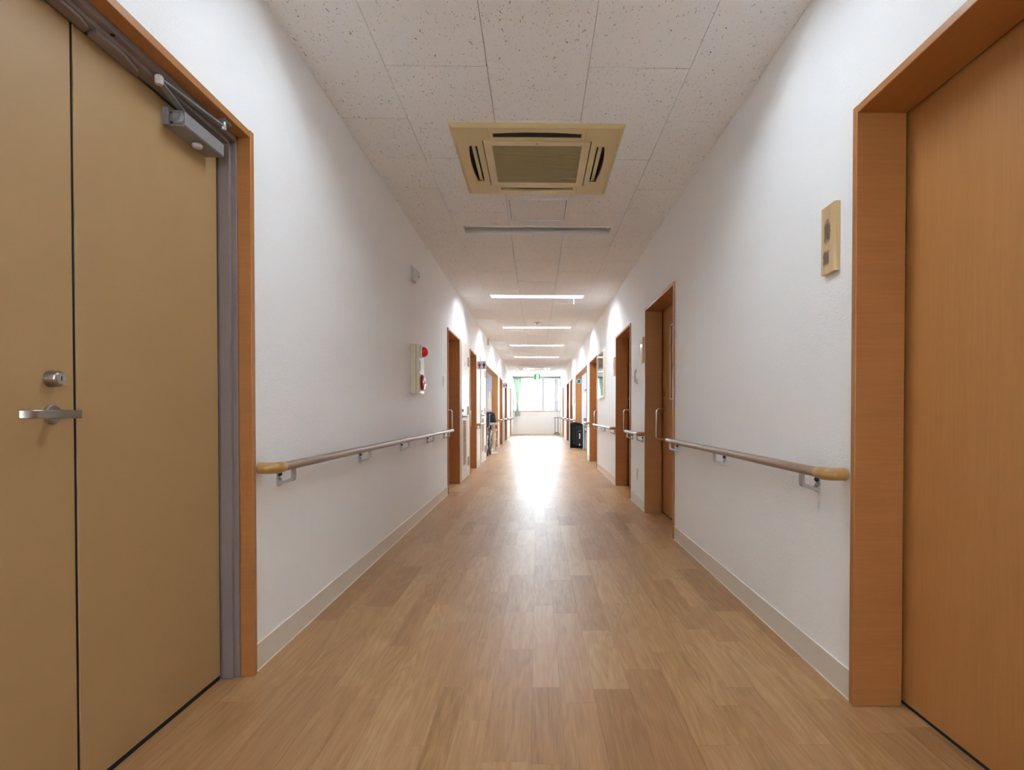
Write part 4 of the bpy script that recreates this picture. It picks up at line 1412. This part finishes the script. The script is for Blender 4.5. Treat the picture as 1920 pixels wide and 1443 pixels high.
# ------------------------------------------------------------------ wheelchairs (folded, local coordinates, facing +y)
def make_wheelchair():
    r = empty('wheelchair', (0, 0, 0))

    def part(mb, name, mat, parent=r, **kw):
        return mb.build(name, mat, parent, local=True, **kw)
    R = 0.285
    for s in (-1, 1):
        x = s * 0.135
        ring = [(x, R * math.cos(2 * PI * k / 32), R + R * math.sin(2 * PI * k / 32)) for k in range(32)]
        ring = [(a, b * (R - 0.015) / R, R + (c - R) * (R - 0.015) / R) for (a, b, c) in ring]
        w = part(MB().tube(ring, 0.015, 8, closed=True), 'wheel', 'tyre', smooth=True)
        hub = MB().lathe([(0.025, -0.03), (0.025, 0.03)], (x, 0, R), 'x', 14)
        part(hub, 'hub', 'satin_aluminium', w)
        sp = MB()
        for k in range(14):
            an = 2 * PI * k / 14
            sp.tube([(x, 0.02 * math.cos(an), R + 0.02 * math.sin(an)), (x, (R - 0.02) * math.cos(an), R + (R - 0.02) * math.sin(an))], 0.0022, 5)
        part(sp, 'spokes', 'satin_aluminium', w)
        rim = [(x + s * 0.03, 0.245 * math.cos(2 * PI * k / 28), R + 0.245 * math.sin(2 * PI * k / 28)) for k in range(28)]
        part(MB().tube(rim, 0.008, 8, closed=True), 'push_rim', 'chrome', w, smooth=True)
        c = part(MB().lathe([(0.075, -0.014), (0.085, -0.008), (0.085, 0.008), (0.075, 0.014)], (s * 0.12, 0.40, 0.085), 'x', 20), 'caster', 'tyre', smooth=True)
        part(MB().tube([(s * 0.10, 0.40, 0.085), (s * 0.10, 0.38, 0.20), (s * 0.10, 0.37, 0.26)], 0.011, 8), 'fork', 'chrome', c, smooth=True)
        fr_ = MB()
        fr_.tube([(s * 0.11, -0.08, 0.26), (s * 0.11, -0.10, 0.60), (s * 0.11, -0.12, 0.86), (s * 0.11, -0.15, 0.90), (s * 0.11, -0.24, 0.90)], 0.011, 8)
        fr_.tube([(s * 0.11, -0.09, 0.62), (s * 0.11, 0.25, 0.63), (s * 0.11, 0.30, 0.60), (s * 0.11, 0.32, 0.45)], 0.011, 8)
        fr_.tube([(s * 0.11, -0.09, 0.45), (s * 0.11, 0.34, 0.46), (s * 0.11, 0.44, 0.38), (s * 0.11, 0.54, 0.12)], 0.011, 8)
        fr_.tube([(s * 0.11, -0.08, 0.27), (s * 0.11, 0.36, 0.26)], 0.011, 8)
        part(fr_, 'side_frame', 'chrome', smooth=True)
        part(MB().box(s * 0.11 - 0.022, s * 0.11 + 0.022, -0.05, 0.25, 0.635, 0.665), 'armrest', 'black_rubber', bev=0.01)
        part(MB().tube([(s * 0.11, -0.16, 0.90), (s * 0.11, -0.27, 0.90)], 0.017, 10), 'hand_grip', 'black_rubber', smooth=True)
        part(MB().box(s * 0.10 - 0.012, s * 0.10 + 0.012, 0.50, 0.66, 0.10, 0.24), 'footplate', 'black_rubber', bev=0.005)
    cross = MB().tube([(-0.11, 0.05, 0.27), (0.11, 0.15, 0.44)], 0.011, 8).tube([(0.11, 0.05, 0.27), (-0.11, 0.15, 0.44)], 0.011, 8)
    part(cross, 'cross_brace', 'chrome', smooth=True)
    part(MB().prism([(-0.11, 0.46), (0.0, 0.58), (0.11, 0.46), (0.11, 0.475), (0.0, 0.60), (-0.11, 0.475)], 'y', -0.05, 0.33), 'seat', 'seat_navy', bev=0.004)
    part(MB().prism([(-0.115, -0.12), (0.0, -0.05), (0.115, -0.12), (0.115, -0.10), (0.0, -0.03), (-0.115, -0.10)], 'z', 0.52, 0.88), 'backrest', 'seat_navy', bev=0.004)
    return r


wc = make_wheelchair()
tag(wc, 'folded navy wheelchair closest to the white louvred door', 'wheelchair', 'folded wheelchairs parked in the bay')
wc.location = (-1.168, 12.45, 0)
wc2 = copy_tree(wc)
wc.rotation_euler = (0, 0, PI)
wc2['label'] = 'folded wheelchair with a black cover over its back, deeper in the bay'
wc2.location = (-1.152, 13.80, 0)
# black jacket draped over the back of the second chair
jk = MB()
prof = [(-0.30, 0.60), (-0.32, 0.80), (-0.30, 0.92), (-0.22, 0.955), (-0.10, 0.93), (0.02, 0.80), (0.12, 0.68), (0.15, 0.52)]
n = len(prof)
for i, x in enumerate((-0.150, -0.09, 0.0, 0.09, 0.140, 0.160)):
    dz = [0.03, 0.0, -0.005, 0.0, 0.035, 0.16][i]
    for (y, z) in prof:
        jk.v.append((x, y + 0.008 * math.sin(i * 2.1 + y * 30), max(0.40, z - dz)))
for i in range(5):
    for k in range(n - 1):
        p = i * n + k
        jk.f.append((p, p + 1, p + n + 1, p + n))
jo = jk.build('back_cover', 'cloth_black', wc2, smooth=True, local=True)
sd = jo.modifiers.new('thickness', 'SOLIDIFY')
sd.thickness = 0.012

# hooks and cream cloth on the far wall of the bay
hk = empty('hook_rail', (-1.29, 14.79, 1.85), 'grey hook rail high on the lilac bay wall', 'hook rail')
box(-1.36, -1.215, 14.775, 14.79, 1.85, 1.89).build('board', 'plate_grey', hk)
for x in (-1.33, -1.285, -1.24):
    MB().tube([(x, 14.775, 1.865), (x, 14.745, 1.86), (x, 14.735, 1.88)], 0.005, 6).build('hook', 'closer_grey', hk, smooth=True)
cc = MB()
prof = [(1.50, 0.006), (1.44, 0.012), (1.36, 0.020), (1.28, 0.040), (1.15, 0.046), (1.04, 0.044), (1.00, 0.036)]
for (z, w) in prof:
    for k in range(13):
        u = -1 + k / 6
        cc.v.append((-1.232 + w * u, 14.745 - 0.016 * math.cos(u * PI * 0.5) - 0.004 * math.sin(u * 9), z))
for i in range(len(prof) - 1):
    for k in range(12):
        p = i * 13 + k
        cc.f.append((p, p + 1, p + 14, p + 13))
co = cc.build('hanging_cloth', 'cloth_cream', smooth=True)
sd = co.modifiers.new('thickness', 'SOLIDIFY')
sd.thickness = 0.01
tag(co, 'cream cloth hanging on the lilac bay wall', 'cloth')
